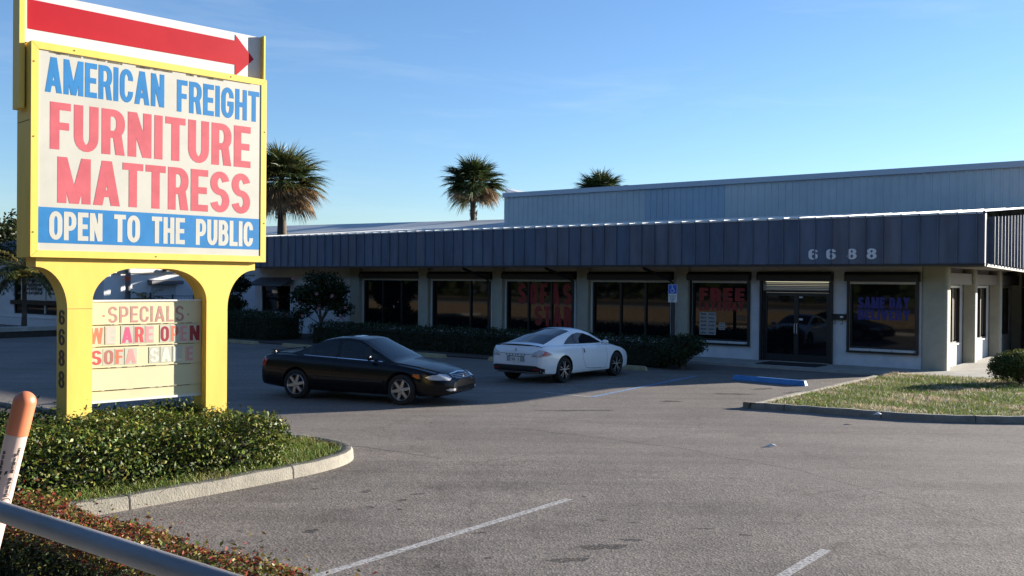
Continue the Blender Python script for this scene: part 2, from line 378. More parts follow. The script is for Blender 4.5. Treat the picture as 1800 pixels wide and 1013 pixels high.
# ------------------------------------------------------------------ ground, lot, street
def sheet(name, pts, z, m, kind='structure'):
    mb = MB(); mb.add([(*p[:2], z) for p in pts], [tuple(range(len(pts)))]); o = mb.build(name, m); tag(o, kind=kind); return o
def bquad(x0, x1, y0, y1): return [BF.W(x0, y0), BF.W(x1, y0), BF.W(x1, y1), BF.W(x0, y1)]
sheet('ground', bquad(-1500, 1500, -1500, 1500), -.06, mat('dry_ground', (.10, .095, .05), .95, noise=.4, scale=.2))
sheet('parking_lot', bquad(-120, 70, -25.6, 55), 0, M['asphalt'])
mb = MB()
a = [BF.W(-140, -25.6, -.01), BF.W(90, -25.6, -.01), BF.W(90, -27.0, .86), BF.W(-140, -27.0, .86)]
mb.quad(*a); tag(mb.build('grass_verge', mat('verge_grass', (.17, .12, .07), .95, noise=.5, scale=6, bump=.6, bscale=40)), kind='structure')
sheet('pavement', bquad(-140, 90, -30.6, -27.0), .87, M['concrete'])
sheet('road', bquad(-140, 90, -46, -30.6), .76, M['road'])
sheet('far_verge', bquad(-200, 140, -90, -46), .80, mat('dry_verge', (.20, .15, .085), .95, noise=.45, scale=.5))

# painted lines: thin sheets just above the asphalt
def worn_paint(name, col, keep=.5):
    m = mat(name, col, .8); nt = m.node_tree; N = nt.nodes; b = N['Principled BSDF']
    tc = N.new('ShaderNodeTexCoord'); n = N.new('ShaderNodeTexNoise'); n.inputs['Scale'].default_value = 26; n.inputs['Detail'].default_value = 6; n.inputs['Roughness'].default_value = .75
    nt.links.new(tc.outputs['Object'], n.inputs['Vector']); r = N.new('ShaderNodeValToRGB')
    r.color_ramp.elements[0].position = keep - .13; r.color_ramp.elements[1].position = keep + .13
    r.color_ramp.elements[0].color = (0, 0, 0, 1); r.color_ramp.elements[1].color = (1, 1, 1, 1)
    nt.links.new(n.outputs['Fac'], r.inputs[0]); nt.links.new(r.outputs[0], b.inputs['Alpha']); return m
M['line'] = worn_paint('worn_white_line_paint', (.42, .41, .40), .45)
M['faint'] = worn_paint('faded_line_paint', (.30, .31, .33), .50)
M['blueline'] = worn_paint('worn_blue_line_paint', (.17, .29, .48), .44)
def strip(name, a, b, w, m, z=.004):
    a, b = Vector(a), Vector(b); d = (b - a).normalized(); n = Vector((-d.y, d.x, 0)) * w / 2
    mb = MB(); mb.quad(*[(p.x, p.y, z) for p in (a - n, b - n, b + n, a + n)]); return tag(mb.build(name, m), kind='structure')
e = ground(1000, 878); strip('parking_line', e, e - BF.ey * 5.0, .10, M['line'])
e = ground(1452, 967); strip('parking_line', e, e - BF.ey * 5.0, .10, M['line'])
gA, gB, gC, gD = ground(956, 690), ground(1040, 698.5), ground(1222, 661.5), ground(1120, 659)
strip('parking_line', gA, gB, .10, M['line'], .0045); strip('parking_line', gA, gD, .10, M['faint'])
strip('parking_line', gB, gC, .12, M['blueline'], .005)
for p, q in (((1010, 681), (1105, 681.5)), ((1043, 673), (1155, 673.2)), ((1100, 664.3), (1195, 665.5)), ((1028, 690), (1075, 690))):
    strip('parking_line', ground(*p), ground(*q), .09, M['faint'], .0055)
for y0, u, v in ((0, 860, 684), (0, 480, 640), (0, 800, 668)):
    p = ground(u, v); strip('parking_line', p, p + BF.ey * 4.5, .09, M['faint'])
# old crack filler lines wandering across the lot
M['seam'] = worn_paint('crack_filler', (.055, .05, .048), .47)
def seam(pts, w):
    mb = MB(); P = [ground(*p) for p in pts]; Q = []
    for i in range(len(P) - 1):
        for k in range(8): Q.append(P[i].lerp(P[i + 1], k / 8) + Vector((rng.normal(0, .02), rng.normal(0, .03), 0)))
    for i in range(len(Q) - 1):
        a, b = Q[i], Q[i + 1]; n = Vector((0, w / 2, 0)); mb.quad(*[(p.x, p.y, .003) for p in (a - n, b - n, b + n, a + n)])
    tag(mb.build('road_seam', M['seam']), kind='structure')
M['coarse'] = asphalt('coarse_asphalt', (.112, .099, .088), (.188, .168, .150), True, 1)
bay = [ground(*q) for q in ((470, 775), (560, 779), (640, 788), (720, 800), (800, 805), (920, 807), (1060, 812), (1200, 822), (1340, 838), (1480, 853), (1640, 868), (1830, 885))]
bay = [p + Vector((0, rng.normal(0, .03), 0)) for p in bay]
sheet('parking_bays', bay + [Vector((6.4, 4.0, 0)), Vector((-1, 3.7, 0)), Vector((-7.2, 8.0, 0)), Vector((-5.8, 8.6, 0)), Vector((-3.2, 11.6, 0)), Vector((-2.3, 13.2, 0)), Vector((-2.4, 14.0, 0))], .0018, M['coarse'])
seam([(500, 772), (600, 781), (690, 793), (780, 808)], .03)
seam([(900, 752), (1040, 768), (1200, 789), (1400, 826), (1600, 880), (1800, 940)], .025)

M['stain'] = worn_paint('oil_stain', (.030, .027, .026), .52)
def stain(u, v, w, h):
    pts = []; n = 14; ph = rng.uniform(0, 6)
    for k in range(n):
        a = 2 * math.pi * k / n; r = 1 + .35 * math.sin(2 * a + ph) + .25 * math.sin(5 * a + ph * 2); p = ground(u + w * r * math.cos(a), v + h * r * math.sin(a)); pts.append((p.x, p.y, .0032))
    mb = MB(); mb.add(pts, [tuple(range(n))]); tag(mb.build('oil_stain', M['stain']), kind='structure')
for q in ((644, 864, 9, 2.5), (707, 880, 8, 2.5), (651, 892, 9, 1.6), (733, 869, 12, 1.6), (702, 896, 6, 1.6), (1024, 873, 6, 1.2), (1115, 919, 9, 1.6), (842, 937, 12, 1.6), (1058, 915, 10, 1.5), (420, 934, 5, 1.4), (407, 953, 9, 2.2),
          (437, 956, 5, 1.5), (460, 952, 5, 1.3), (547, 934, 15, 3), (423, 962, 4, 1.2), (1060, 962, 34, 6), (1000, 985, 30, 5), (1110, 950, 16, 3), (1310, 941, 10, 2), (1240, 930, 14, 1.5), (758, 744, 3, .8), (1180, 706, 26, 1.2), (1290, 693, 30, 1.5), (1340, 684, 20, 1.5), (1015, 722, 60, 1.1), (1400, 690, 22, 2)): stain(*q)

# kerbs swept along polylines, with joints
def kerb(name, pts, w, h, joints=()):
    P = []
    pts = [Vector((p[0], p[1], 0)) for p in pts]
    for i in range(len(pts) - 1):           # Catmull-Rom
        p0, p1, p2, p3 = pts[max(i - 1, 0)], pts[i], pts[i + 1], pts[min(i + 2, len(pts) - 1)]
        for k in range(6):
            t = k / 6; P.append(.5 * ((2 * p1) + (p2 - p0) * t + (2 * p0 - 5 * p1 + 4 * p2 - p3) * t * t + (3 * p1 - p0 - 3 * p2 + p3) * t ** 3))
    P.append(pts[-1]); mb = MB(); rings = []; acc = 0; nxt = 1.7
    for i, p in enumerate(P):
        d = (P[min(i + 1, len(P) - 1)] - P[max(i - 1, 0)]).normalized(); n = Vector((-d.y, d.x, 0))
        if i: acc += (p - P[i - 1]).length
        hh = h + rng.normal(0, .004); ww = w + rng.normal(0, .004)
        rings.append([p + Vector((0, 0, -.03)), p + n * .01 + Vector((0, 0, hh * .75)), p + n * .035 + Vector((0, 0, hh)), p + n * (ww - .02) + Vector((0, 0, hh)), p + n * ww + Vector((0, 0, hh - .02)), p + n * ww + Vector((0, 0, -.03))])
    vs = [q for r in rings for q in r]; n6 = 6
    fs = [(i * n6 + k, i * n6 + k + 1, (i + 1) * n6 + k + 1, (i + 1) * n6 + k) for i in range(len(rings) - 1) for k in range(5)]
    fs += [(0, 1, 2, 3, 4, 5), tuple(range(len(vs) - 6, len(vs)))]
    mb.add(vs, fs)
    acc = 0; nxt = .9; cum = 0
    for i in range(1, len(P)):              # dark joint grooves
        cum += (P[i] - P[i - 1]).length
        if cum > nxt:
            nxt += rng.uniform(1.4, 2.4); r0 = rings[i]; d = (P[i] - P[i - 1]).normalized() * .009
            o = Vector((0, 0, .003)); c = sum((q for q in r0), Vector()) / 6
            pr = [q + (q - c).normalized() * .004 for q in r0[:5]]
            for k in range(4): mb.quad(pr[k] - d, pr[k + 1] - d, pr[k + 1] + d, pr[k] + d, 1)
    return tag(mb.build(name, [M['kerb'], mat('joint', (.05, .045, .04), .95)], smooth=50), kind='structure')
IL = [(-7.6, 6.5), (-6.0, 8.4), (-4.31, 10.21), (-3.33, 11.36), (-2.49, 12.51), (-2.2, 13.3), (-2.34, 14.0), (-2.9, 14.6), (-3.75, 14.98), (-6.0, 16.1), (-10, 18.6), (-16, 22.4)]
kerb('kerb_sign_island', IL, .2, .15)
RL = [(9.5, 25.45), (7.5, 22.85), (5.05, 19.75), (4.82, 19.42), (4.95, 19.30), (5.98, 18.73), (7.4, 17.89), (8.34, 17.66), (9.33, 17.58), (11.5, 17.5), (16, 17.2)]
kerb('kerb_lawn', [RL[0], RL[1], RL[2], (4.86, 19.5)], -.16, .12) if False else None
kerb('kerb_lawn', RL, .16, .12)
def fill(name, outline, z, m):
    mb = MB(); mb.add([(p[0], p[1], z) for p in outline], [tuple(range(len(outline)))]); o = mb.build(name, m)
    return tag(o, kind='structure')
fill('planting_bed', [(p[0] - .1, p[1]) for p in IL] + [(-20, 20)], .10, M['soil'])
lawn_out = [(9.66, 25.35), (7.67, 22.73), (5.22, 19.64), (5.10, 19.46), (6.08, 18.91), (7.48, 18.07), (8.37, 17.84), (9.35, 17.77), (11.5, 17.69), (16, 17.3), (22, 20), (14.2, 26.2), BF.W(1.6, -2.0)[:2], BF.W(-.8, -2.0)[:2]]
M['turf'] = mat('thin_turf', (.16, .15, .06), .95, noise=.45, scale=7, bump=.5, bscale=50, dirt=(.10, .11, .035))
fill('lawn', lawn_out, .095, M['turf'])

# paved walk round the store
mb = MB()
mb.box(-7.9, 2.2, -2.0, -.02, -.02, .07); mb.box(-.2, 2.2, -.02, 22, -.02, .07)
o = mb.build('sidewalk', M['concrete']); o.location = BF.o; o.rotation_euler.z = BF.rz; tag(o, kind='structure')
mb = MB(); mb.box(-33, -8.3, -5.3, -.02, -.02, .05); o = mb.build('planter_bed', M['soil']); o.location = BF.o; o.rotation_euler.z = BF.rz; tag(o, kind='structure')

# ------------------------------------------------------------------ the store
def bf_place(o):
    o.location = BF.o; o.rotation_euler.z = BF.rz; return o
store = empty('store_building', 'long single storey store with slate metal fascia above white stucco walls', 'building', BF.o, BF.rz)
X0, XE = -31.2, 0.0
OPEN = [(-30.65, -28.56, 1.0, 2.24), (-23.67, -20.35, .6, 2.6), (-19.66, -16.55, .6, 2.6), (-15.80, -12.66, .6, 2.6), (-11.87, -8.71, .6, 2.6), (-7.91, -5.91, .62, 2.6), (-5.41, -3.25, .07, 2.58), (-2.66, -.73, .60, 2.6)]
mb = MB(); xs = [X0] + [q for o in OPEN for q in o[:2]] + [XE]; TOPZ = 3.09; DEP = .16
for i in range(len(xs) - 1):
    op = next((o for o in OPEN if abs(o[0] - xs[i]) < 1e-6), None)
    if op is None: mb.quad((xs[i], 0, 0), (xs[i + 1], 0, 0), (xs[i + 1], 0, TOPZ), (xs[i], 0, TOPZ))
    else:
        a, b, c, d = op
        mb.quad((a, 0, 0), (b, 0, 0), (b, 0, c), (a, 0, c)); mb.quad((a, 0, d), (b, 0, d), (b, 0, TOPZ), (a, 0, TOPZ))
        mb.quad((a, 0, c), (b, 0, c), (b, DEP, c), (a, DEP, c)); mb.quad((a, 0, d), (a, DEP, d), (b, DEP, d), (b, 0, d))
        mb.quad((a, 0, c), (a, DEP, c), (a, DEP, d), (a, 0, d)); mb.quad((b, 0, c), (b, 0, d), (b, DEP, d), (b, DEP, c))
mb.quad((X0, 0, 0), (X0, 0, TOPZ), (X0, 30, TOPZ), (X0, 30, 0))
mb.build('wall', M['stucco'], store)
# side wall, set back from the pillars
SX = -.35; mb = MB(); WY = [.45 + 3.75 * k for k in range(6)]
ys = [0.02] + [q for y in WY for q in (y, y + 3.0)] + [30]
for i in range(len(ys) - 1):
    if i % 2 == 0: mb.quad((SX, ys[i], 0), (SX, ys[i + 1], 0), (SX, ys[i + 1], TOPZ), (SX, ys[i], TOPZ))
    else:
        a, b = ys[i], ys[i + 1]
        mb.quad((SX, a, 0), (SX, b, 0), (SX, b, .72), (SX, a, .72)); mb.quad((SX, a, 2.52), (SX, b, 2.52), (SX, b, TOPZ), (SX, a, TOPZ))
        mb.quad((SX, a, .72), (SX, b, .72), (SX - .12, b, .72), (SX - .12, a, .72)); mb.quad((SX, b, .72), (SX, b, 2.52), (SX - .12, b, 2.52), (SX - .12, b, .72)); mb.quad((SX, a, .72), (SX, a, 2.52), (SX - .12, a, 2.52), (SX - .12, a, .72))
mb.build('wall', M['stucco'], store)['label'] = 'sunlit white side wall'
def rounded(x0, x1, y0, y1, r, z0, z1, n=5):
    pts = []
    for cx, cy, a0 in ((x1 - r, y1 - r, 0), (x0 + r, y1 - r, 90), (x0 + r, y0 + r, 180), (x1 - r, y0 + r, 270)):
        for k in range(n + 1): a = R(a0 + 90 * k / n); pts.append((cx + r * math.cos(a), cy + r * math.sin(a), z0))
    mb = MB(); mb.prism(pts, (0, 0, z1 - z0)); return mb
rounded(-.60, .11, -.06, .40, .09, 0, 3.085).build('pillar', M['stucco_beige'], store, 40)['label'] = 'broad rounded corner pillar'
for k in range(5):
    y = 3.74 + 3.75 * k
    rounded(-.34, .03, y, y + .34, .06, 0, 3.085).build('pillar', M['stucco_beige'], store, 40)
for a, b in ((-20.27, -19.72), (-16.36, -15.86), (-12.44, -11.93), (-8.42, -7.97), (-24.35, -23.75)):
    rounded(a, b, -.22, -.002, .04, 0, 3.085).build('pilaster', M['stucco_beige'], store, 40)

M['redpaint'] = mat('red_window_paint', (.29, .022, .016), .6, noise=.25, scale=9)
M['bluepaint'] = mat('blue_window_paint', (.03, .03, .20), .6, noise=.25, scale=9)
M['paper'] = mat('white_paper', (.36, .34, .33), .8, noise=.2, scale=12)
M['ink'] = mat('grey_ink', (.06, .06, .07), .8)
def window(x0, x1, z0, z1, mull=(), tracks=False, strip_=True, box=True, side=False, label=None):
    """frame with mullions, one recessed pane, roller shutter box above; front windows face -y"""
    fr = MB(); t = .055
    fr.box(x0, x0 + t, .02, .13, z0, z1); fr.box(x1 - t, x1, .02, .13, z0, z1); fr.box(x0 + t, x1 - t, .02, .13, z0, z0 + t); fr.box(x0 + t, x1 - t, .02, .13, z1 - t, z1)
    for m_ in mull: fr.box(m_ - .035, m_ + .035, .03, .125, z0 + t, z1 - t)
    if tracks:                              # shutter guide rails outside the opening
        fr.box(x0 - .07, x0 - .001, -.07, -.003, z0 - .07, z1); fr.box(x1 + .001, x1 + .07, -.07, -.003, z0 - .07, z1); fr.box(x0 - .07, x1 + .07, -.09, -.004, z0 - .13, z0 - .072)
        n = 3
        for k in range(n):
            a = x0 + .02 + (x1 - x0 - .04) * k / n; b = x0 + .02 + (x1 - x0 - .04) * (k + 1) / n - .04
            fr.box(a, b, -.062, -.02, z0 - .068, z0 - .02, 1)
    else:
        fr.box(x0 - .085, x0 - .003, -.03, -.002, z0, z1, 2); fr.box(x1 + .003, x1 + .085, -.03, -.002, z0, z1, 2)
    if strip_: fr.box(x0 + .02, x1 - .02, -.075, -.01, z1 - .075, z1 - .005, 1)
    f = fr.build('window', [M['bronze'], M['alum'], M['white']], store)
    if label: f['label'] = label
    p = MB(); p.quad((x0 + t, .09, z0 + t), (x1 - t, .09, z0 + t), (x1 - t, .09, z1 - t), (x0 + t, .09, z1 - t)); p.build('pane', M['pane'], f)
    if box:
        b = MB(); b.prism([(x0 - .1, -.003, z1 + .004), (x0 - .1, -.24, z1 + .004), (x0 - .1, -.24, z1 + .2), (x0 - .1, -.17, z1 + .285), (x0 - .1, -.003, z1 + .285)], (x1 - x0 + .2, 0, 0)); b.build('shutter_box', M['black'], f)
    return f
W1 = window(*OPEN[1], mull=(-22.55, -21.45))
W2 = window(*OPEN[2], mull=(-17.65,))
W3 = window(*OPEN[3], mull=(-14.78, -13.72), label='window with tall red painted letters')
W4 = window(*OPEN[4], mull=(-10.72, -9.72))
W5 = window(*OPEN[5], tracks=True, label='window painted with red free layaway letters')
W6 = window(*OPEN[7], tracks=True, label='window painted with blue delivery letters')
def wtext(f, st, x0, x1, z0, z1, m, s=.21, t=.19, gap=.07, y=.088):
    mb = MB(); text(mb, st, (x0, y, z0), (1, 0, 0), (0, 0, 1), x1 - x0, z1 - z0, .002, s, t, gap); return mb.build('lettering', m, f)
wtext(W3, 'SOFAS', -15.32, -12.84, 1.66, 2.46, M['redpaint'], .24, .19, .16)
wtext(W3, 'STAR', -14.52, -12.84, .86, 1.60, M['redpaint'], .24, .19, .14)
wtext(W5, 'FREE', -7.70, -6.08, 1.93, 2.36, M['redpaint'], .24, .24, .10)
wtext(W5, 'LAYAWAY', -7.70, -6.10, 1.60, 1.90, M['redpaint'], .21, .22, .05)
wtext(W6, 'SAME DAY', -2.44, -.95, 1.80, 2.14, M['bluepaint'], .24, .24, .05)
wtext(W6, 'DELIVERY', -2.44, -.93, 1.46, 1.77, M['bluepaint'], .22, .22, .05)
def poster(f, x0, x1, z0, z1, rows, cols):
    mb = MB(); mb.box(x0, x1, .084, .0885, z0, z1)
    for r in range(rows):
        for c in range(cols):
            w = (x1 - x0) / cols; h = (z1 - z0) / rows; xa = x0 + c * w + w * .15; za = z1 - (r + 1) * h + h * .3
            for k in range(4): mb.box(xa + w * .7 * k / 4, xa + w * .7 * (k + .6 + .3 * rng.random()) / 4, .0825, .0838, za, za + h * rng.uniform(.3, .45), 1)
    mb.build('poster', [M['paper'], M['ink']], f)
poster(W5, -7.68, -7.08, .80, 1.55, 6, 2); poster(W5, -6.98, -6.76, .98, 1.22, 3, 1)
mb = MB(); mb.box(-6.36, -6.05, .084, .0885, 1.30, 1.48); mb.build('poster', mat('tan_paper', (.16, .08, .04), .8), W5)
mb = MB(); mb.box(-21.98, -21.9, .084, .0885, 1.36, 1.46); mb.build('poster', M['paper'], W1)
# awned window at the far left end
f = window(*OPEN[0], strip_=False, box=False)
mb = MB(); mb.prism([(-30.8, -.003, 2.62), (-30.8, -.75, 2.28), (-30.8, -.75, 2.22), (-30.8, -.003, 2.52)], (2.5, 0, 0)); mb.build('awning', mat('grey_awning', (.10, .10, .11), .7), store)
# side windows: three lights each, with pale vertical blinds standing just inside the open joints
for k, y in enumerate(WY):
    fr = MB(); a, b = y, y + 3.0; x0, x1 = SX - .11, SX - .01
    fr.box(x0, x1, a, a + .05, .72, 2.52); fr.box(x0, x1, b - .05, b, .72, 2.52); fr.box(x0, x1, a + .05, b - .05, .72, .77); fr.box(x0, x1, a + .05, b - .05, 2.47, 2.52)
    for q in (1.0, 2.0): fr.box(x0, x1 + .03, y + q - .03, y + q + .03, .77, 2.47, 0)
    fr.box(x1 + .002, x1 + .04, a, b, 2.43, 2.5, 1); fr.box(SX + .002, SX + .05, a - .03, b + .03, .665, .715, 1)
    f = fr.build('window', [M['bronze'], M['alum']], store); f['label'] = 'tinted side window in the sun'
    p = MB(); p.quad((SX - .07, a + .05, .77), (SX - .07, b - .05, .77), (SX - .07, b - .05, 2.47), (SX - .07, a + .05, 2.47)); p.build('pane', M['pane'], f)
    bl = MB()
    for j in range(10):
        yy = a + .2 + .28 * j
        if abs(yy - y - 1) > .1 and abs(yy - y - 2) > .1: bl.box(SX - .068, SX - .060, yy, yy + .05, .80, 2.42)
    bl.build('blind', mat('tan_blind', (.20, .15, .11), .8), f)
    b_ = MB(); b_.box(SX + .003, SX + .30, a - .3, b + .25, 2.53, 2.87); b_.build('shutter_box', mat('taupe_box', (.085, .075, .07), .6), f)

# entrance: shutter box with rolled slats, double glass door
x0, x1, z0, z1 = OPEN[6]
mb = MB(); mb.box(x0 - .075, x0 - .001, -.12, -.003, .07, 2.6); mb.box(x1 + .001, x1 + .09, -.12, -.003, .07, 2.6)
mb.box(x0 + .002, x0 + .05, .0, .13, .075, 2.575); mb.box(x1 - .05, x1 - .002, .0, .13, .075, 2.575); mb.box(x0 + .05, x1 - .05, .0, .13, 2.24, 2.30)
df = mb.build('door_frame', M['bronze'], store)
mb = MB()
for k in range(5): mb.prism([(x0 + .03, -.055, 2.30 + k * .054), (x0 + .03, -.085, 2.31 + k * .054), (x0 + .03, -.085, 2.335 + k * .054), (x0 + .03, -.055, 2.35 + k * .054)], (x1 - x0 - .06, 0, 0))
mb.build('shutter', mat('tan_shutter_slats', (.42, .38, .32), .6), store)
mb = MB(); mb.prism([(x0 - .12, -.003, 2.61), (x0 - .12, -.28, 2.61), (x0 - .12, -.28, 2.80), (x0 - .12, -.2, 2.89), (x0 - .12, -.003, 2.89)], (x1 - x0 + .22, 0, 0)); mb.build('shutter_box', M['black'], store)
mid = (x0 + x1) / 2
for a, b, hs in ((x0 + .052, mid - .003, 1), (mid + .003, x1 - .052, -1)):
    d = MB(); zt = 2.235
    d.box(a, a + .07, .03, .08, .08, zt); d.box(b - .07, b, .03, .08, .08, zt); d.box(a + .07, b - .07, .03, .08, .08, .3); d.box(a + .07, b - .07, .03, .08, zt - .1, zt)
    do = d.build('door', M['bronze'], store)
    p = MB(); p.quad((a + .07, .055, .3), (b - .07, .055, .3), (b - .07, .055, zt - .1), (a + .07, .055, zt - .1)); p.build('pane', M['pane'], do)
    h = MB(); hx = b - .035 if hs > 0 else a + .035
    h.tube([(hx, .03, .95), (hx, -.03, .97), (hx, -.03, 1.25), (hx, .03, 1.27)], .012, 6); h.build('handle', M['alum'], do)
    if hs < 0:
        for c_ in ((a + .08, a + .2, .048, .0535, 1.38, 1.44), (a + .08, a + .19, .048, .0535, 2.07, 2.12)):
            s_ = MB(); s_.box(*c_); s_.build('sticker', M['white'], do)

# fascia: standing seam slate panels, lettering, soffit
FX0, FX1, FZ0, FZ1, FY = -31.0, 1.33, 3.10, 4.45, -1.3
mb = MB(); mb.box(FX0, FX1, FY, FY + .12, FZ0, FZ1)
x = FX1 - .20
while x > FX0:
    mb.box(x - .014, x + .014, FY - .045, FY - .002, FZ0 + .01, FZ1 + .012, 0); x -= .488
mb.box(FX1 - .05, FX1 + .012, FY - .05, FY + .118, FZ0 + .004, FZ1 + .05, 0)
mb.box(FX0, FX1 + .01, FY - .02, FY + .1, FZ0 - .075, FZ0 - .002, 1)
x = FX1 - .20
while x - .488 > FX0:
    m_ = rng.choice([0, 2, 3], p=[.5, .25, .25])
    if m_: mb.box(x - .470, x - .018, FY - .002, FY - .0004, FZ0 + .012, FZ1 - .004, int(m_))
    x -= .488
mb.build('fascia', [M['fascia'], M['bronze'], M['fascia2'], M['fascia3']], store)
mb = MB()                                   # side run of the fascia, growing taller toward the back
Ls = 26; s0, s1 = FY + .125, FY + Ls
zt = lambda y: 4.30 + .072 * (y - FY); zb = lambda y: 3.09 - .016 * (y - FY)
mb.add([(FX1 - .1, s0, zb(s0)), (FX1 - .1, s1, zb(s1)), (FX1 - .1, s1, zt(s1)), (FX1 - .1, s0, zt(s0)), (FX1, s0, zb(s0)), (FX1, s1, zb(s1)), (FX1, s1, zt(s1)), (FX1, s0, zt(s0))],
       [(0, 1, 2, 3), (4, 7, 6, 5), (0, 4, 5, 1), (3, 2, 6, 7), (0, 3, 7, 4), (1, 5, 6, 2)])
y = s0 + .25
while y < s1:
    for a in (0,): mb.add([(FX1 + dx, y + dy, z) for z in (zb(y) + .01, zt(y) + .03) for dx, dy in ((.002, -.012), (.17, -.012), (.17, .012), (.002, .012))], [(0, 1, 2, 3), (4, 7, 6, 5), (0, 4, 5, 1), (1, 5, 6, 2), (2, 6, 7, 3), (3, 7, 4, 0)], 0)
    y += .44
mb.add([(FX1 - .08, s0, zb(s0) - .07), (FX1 + .03, s0, zb(s0) - .07), (FX1 + .03, s1, zb(s1) - .07), (FX1 - .08, s1, zb(s1) - .07), (FX1 - .08, s0, zb(s0) - .002), (FX1 + .03, s0, zb(s0) - .002), (FX1 + .03, s1, zb(s1) - .002), (FX1 - .08, s1, zb(s1) - .002)],
       [(0, 3, 2, 1), (4, 5, 6, 7), (0, 1, 5, 4), (1, 2, 6, 5), (2, 3, 7, 6), (3, 0, 4, 7)], 1)
mb.build('fascia', [M['fascia'], mat('soffit_trim', (.30, .27, .22), .7)], store)['label'] = 'side run of the ribbed fascia'
for i, dx in enumerate((-3.31, -2.78, -2.18, -1.62)):
    mb = MB(); text(mb, '6688'[i], (dx - .14, FY - .004, 3.23), (1, 0, 0), (0, 0, 1), .28, .31, .02, .185, .14); mb.build('address_number', mat('pale_numeral', (.75, .75, .76), .5) if i == 0 else bpy.data.materials['pale_numeral'], store)
mb = MB(); mb.box(FX0 + .01, FX1 - .1, FY + .13, SX + .4, 3.09, 3.16); mb.box(-.3, FX1 - .11, .06, 24.6, 3.02, 3.085); mb.build('soffit', M['soffit'], store)
# roof: light metal slope behind the fascia, then the tall rear hall
mb = MB(); zr = lambda y: 4.475 + .080 * (y + 1.3)
mb.add([(FX0 - 14, FY + .0, zr(FY)), (FX1 + .03, FY + .0, zr(FY)), (FX1 + .03, 9.0, zr(9)), (FX0 - 14, 9.0, zr(9)), (FX1 + .03, 26, 4.47 + .08 * 12), (-23.1, 9.0, zr(9)), (-23.1, 14.0, zr(14) - .02), (FX0, 14.0, zr(14) - .02)], [(0, 1, 2, 3)] if False else [])
mb.quad((FX0, FY - .03, zr(FY)), (FX1 + .19, FY - .03, zr(FY)), (FX1 + .19, 9.0, zr(9)), (FX0, 9.0, zr(9)))

mb.quad((FX0, FY - .03, zr(FY)), (FX0, FY - .03, zr(FY) - .1), (FX0, 9, zr(9) - .1), (FX0, 9, zr(9)))
mb.quad((FX0, FY - .03, zr(FY) - .05), (FX1 + .03, FY - .03, zr(FY) - .05), (FX1 + .03, FY - .03, zr(FY)), (FX0, FY - .03, zr(FY)))
x = FX1 - .2
while x > FX0: mb.box(x - .02, x + .02, FY, 9.0, -9, -8.99) if False else None; x -= .488
n = 0; x = FX1 - .2
while x > FX0:
    mb.add([(x - .015, FY, zr(FY) + .002), (x + .015, FY, zr(FY) + .002), (x + .015, 8.98, zr(8.98) + .002), (x - .015, 8.98, zr(8.98) + .002), (x - .015, FY, zr(FY) + .02), (x + .015, FY, zr(FY) + .02), (x + .015, 8.98, zr(8.98) + .02), (x - .015, 8.98, zr(8.98) + .02)], [(4, 5, 6, 7), (0, 1, 5, 4), (1, 2, 6, 5), (2, 3, 7, 6), (3, 0, 4, 7)]); x -= .488
mb.build('roof', M['roof'], store)
zwl, zwr = BF.hit(470, 400, 'y', 18)[2], BF.hit(885, 388, 'y', 18)[2]; mb = MB()
mb.quad((-54, 10, 5.35), (-23.1, 10, 5.35), (-23.1, 18, zwr), (-54, 18, zwl + .1)); mb.quad((-54, 18, zwl + .1), (-23.1, 18, zwr), (-23.1, 26, 5.35), (-54, 26, 5.35))
mb.quad((-54, 9.9, 5.25), (-23.1, 9.9, 5.25), (-23.1, 9.9, 5.37), (-54, 9.9, 5.37)); mb.build('rear_wing_roof', mat('weathered_roof_metal', (.42, .45, .46), .55, noise=.25, scale=.6), store)
mb = MB(); mb.quad((-54, 10, 0), (-23.1, 10, 0), (-23.1, 10, 5.33), (-54, 10, 5.33)); mb.quad((-54, 10, 0), (-54, 26, 0), (-54, 26, 5.33), (-54, 10, 5.33)); mb.build('rear_wing_wall', M['upper'], store)
mb = MB(); UX0, UX1, UY, UZ = -23.02, .9, 9.0, 6.86; xs = UX0; k = 0
while xs < UX1:                              # ribbed siding: trapezoid profile, one mesh
    a = xs; c = min(xs + .30, UX1); m_ = 1 if -15.0 < xs < -11.3 else 0
    mb.quad((a, UY, 4.6), (a + .22, UY, 4.6), (a + .22, UY, UZ), (a, UY, UZ), m_); mb.quad((a + .22, UY, 4.6), (a + .24, UY - .035, 4.6), (a + .24, UY - .035, UZ), (a + .22, UY, UZ), m_)
    mb.quad((a + .24, UY - .035, 4.6), (a + .28, UY - .035, 4.6), (a + .28, UY - .035, UZ), (a + .24, UY - .035, UZ), m_); mb.quad((a + .28, UY - .035, 4.6), (c, UY, 4.6), (c, UY, UZ), (a + .28, UY - .035, UZ), m_)
    xs += .30
mb.quad((UX0, UY, 0), (UX0, UY, UZ), (UX0, 41, UZ), (UX0, 41, 0)); mb.quad((UX1, UY, 0), (UX1, 41, 0), (UX1, 41, UZ), (UX1, UY, UZ))
mb.add([(UX0, UY, UZ), (UX0, 41, UZ), (UX0, 25, 8.2)], [(0, 1, 2)]); mb.add([(UX1, UY, UZ), (UX1, 41, UZ), (UX1, 25, 8.2)], [(0, 1, 2)])
mb.box(UX0 - .05, UX1, UY - .12, UY - .04, UZ - .12, UZ + .1, 2)
mb.build('hall_wall', [M['upper'], M['upper2'], mat('eave_trim', (.42, .46, .50), .5)], store)
mb = MB(); mb.quad((UX0 - .1, UY - .1, UZ + .08), (UX1, UY - .1, UZ + .08), (UX1, 25, 8.28), (UX0 - .1, 25, 8.28)); mb.quad((UX0 - .1, 25, 8.28), (UX1, 25, 8.28), (UX1, 41, UZ), (UX0 - .1, 41, UZ))
mb.build('hall_roof', M['roof'], store)
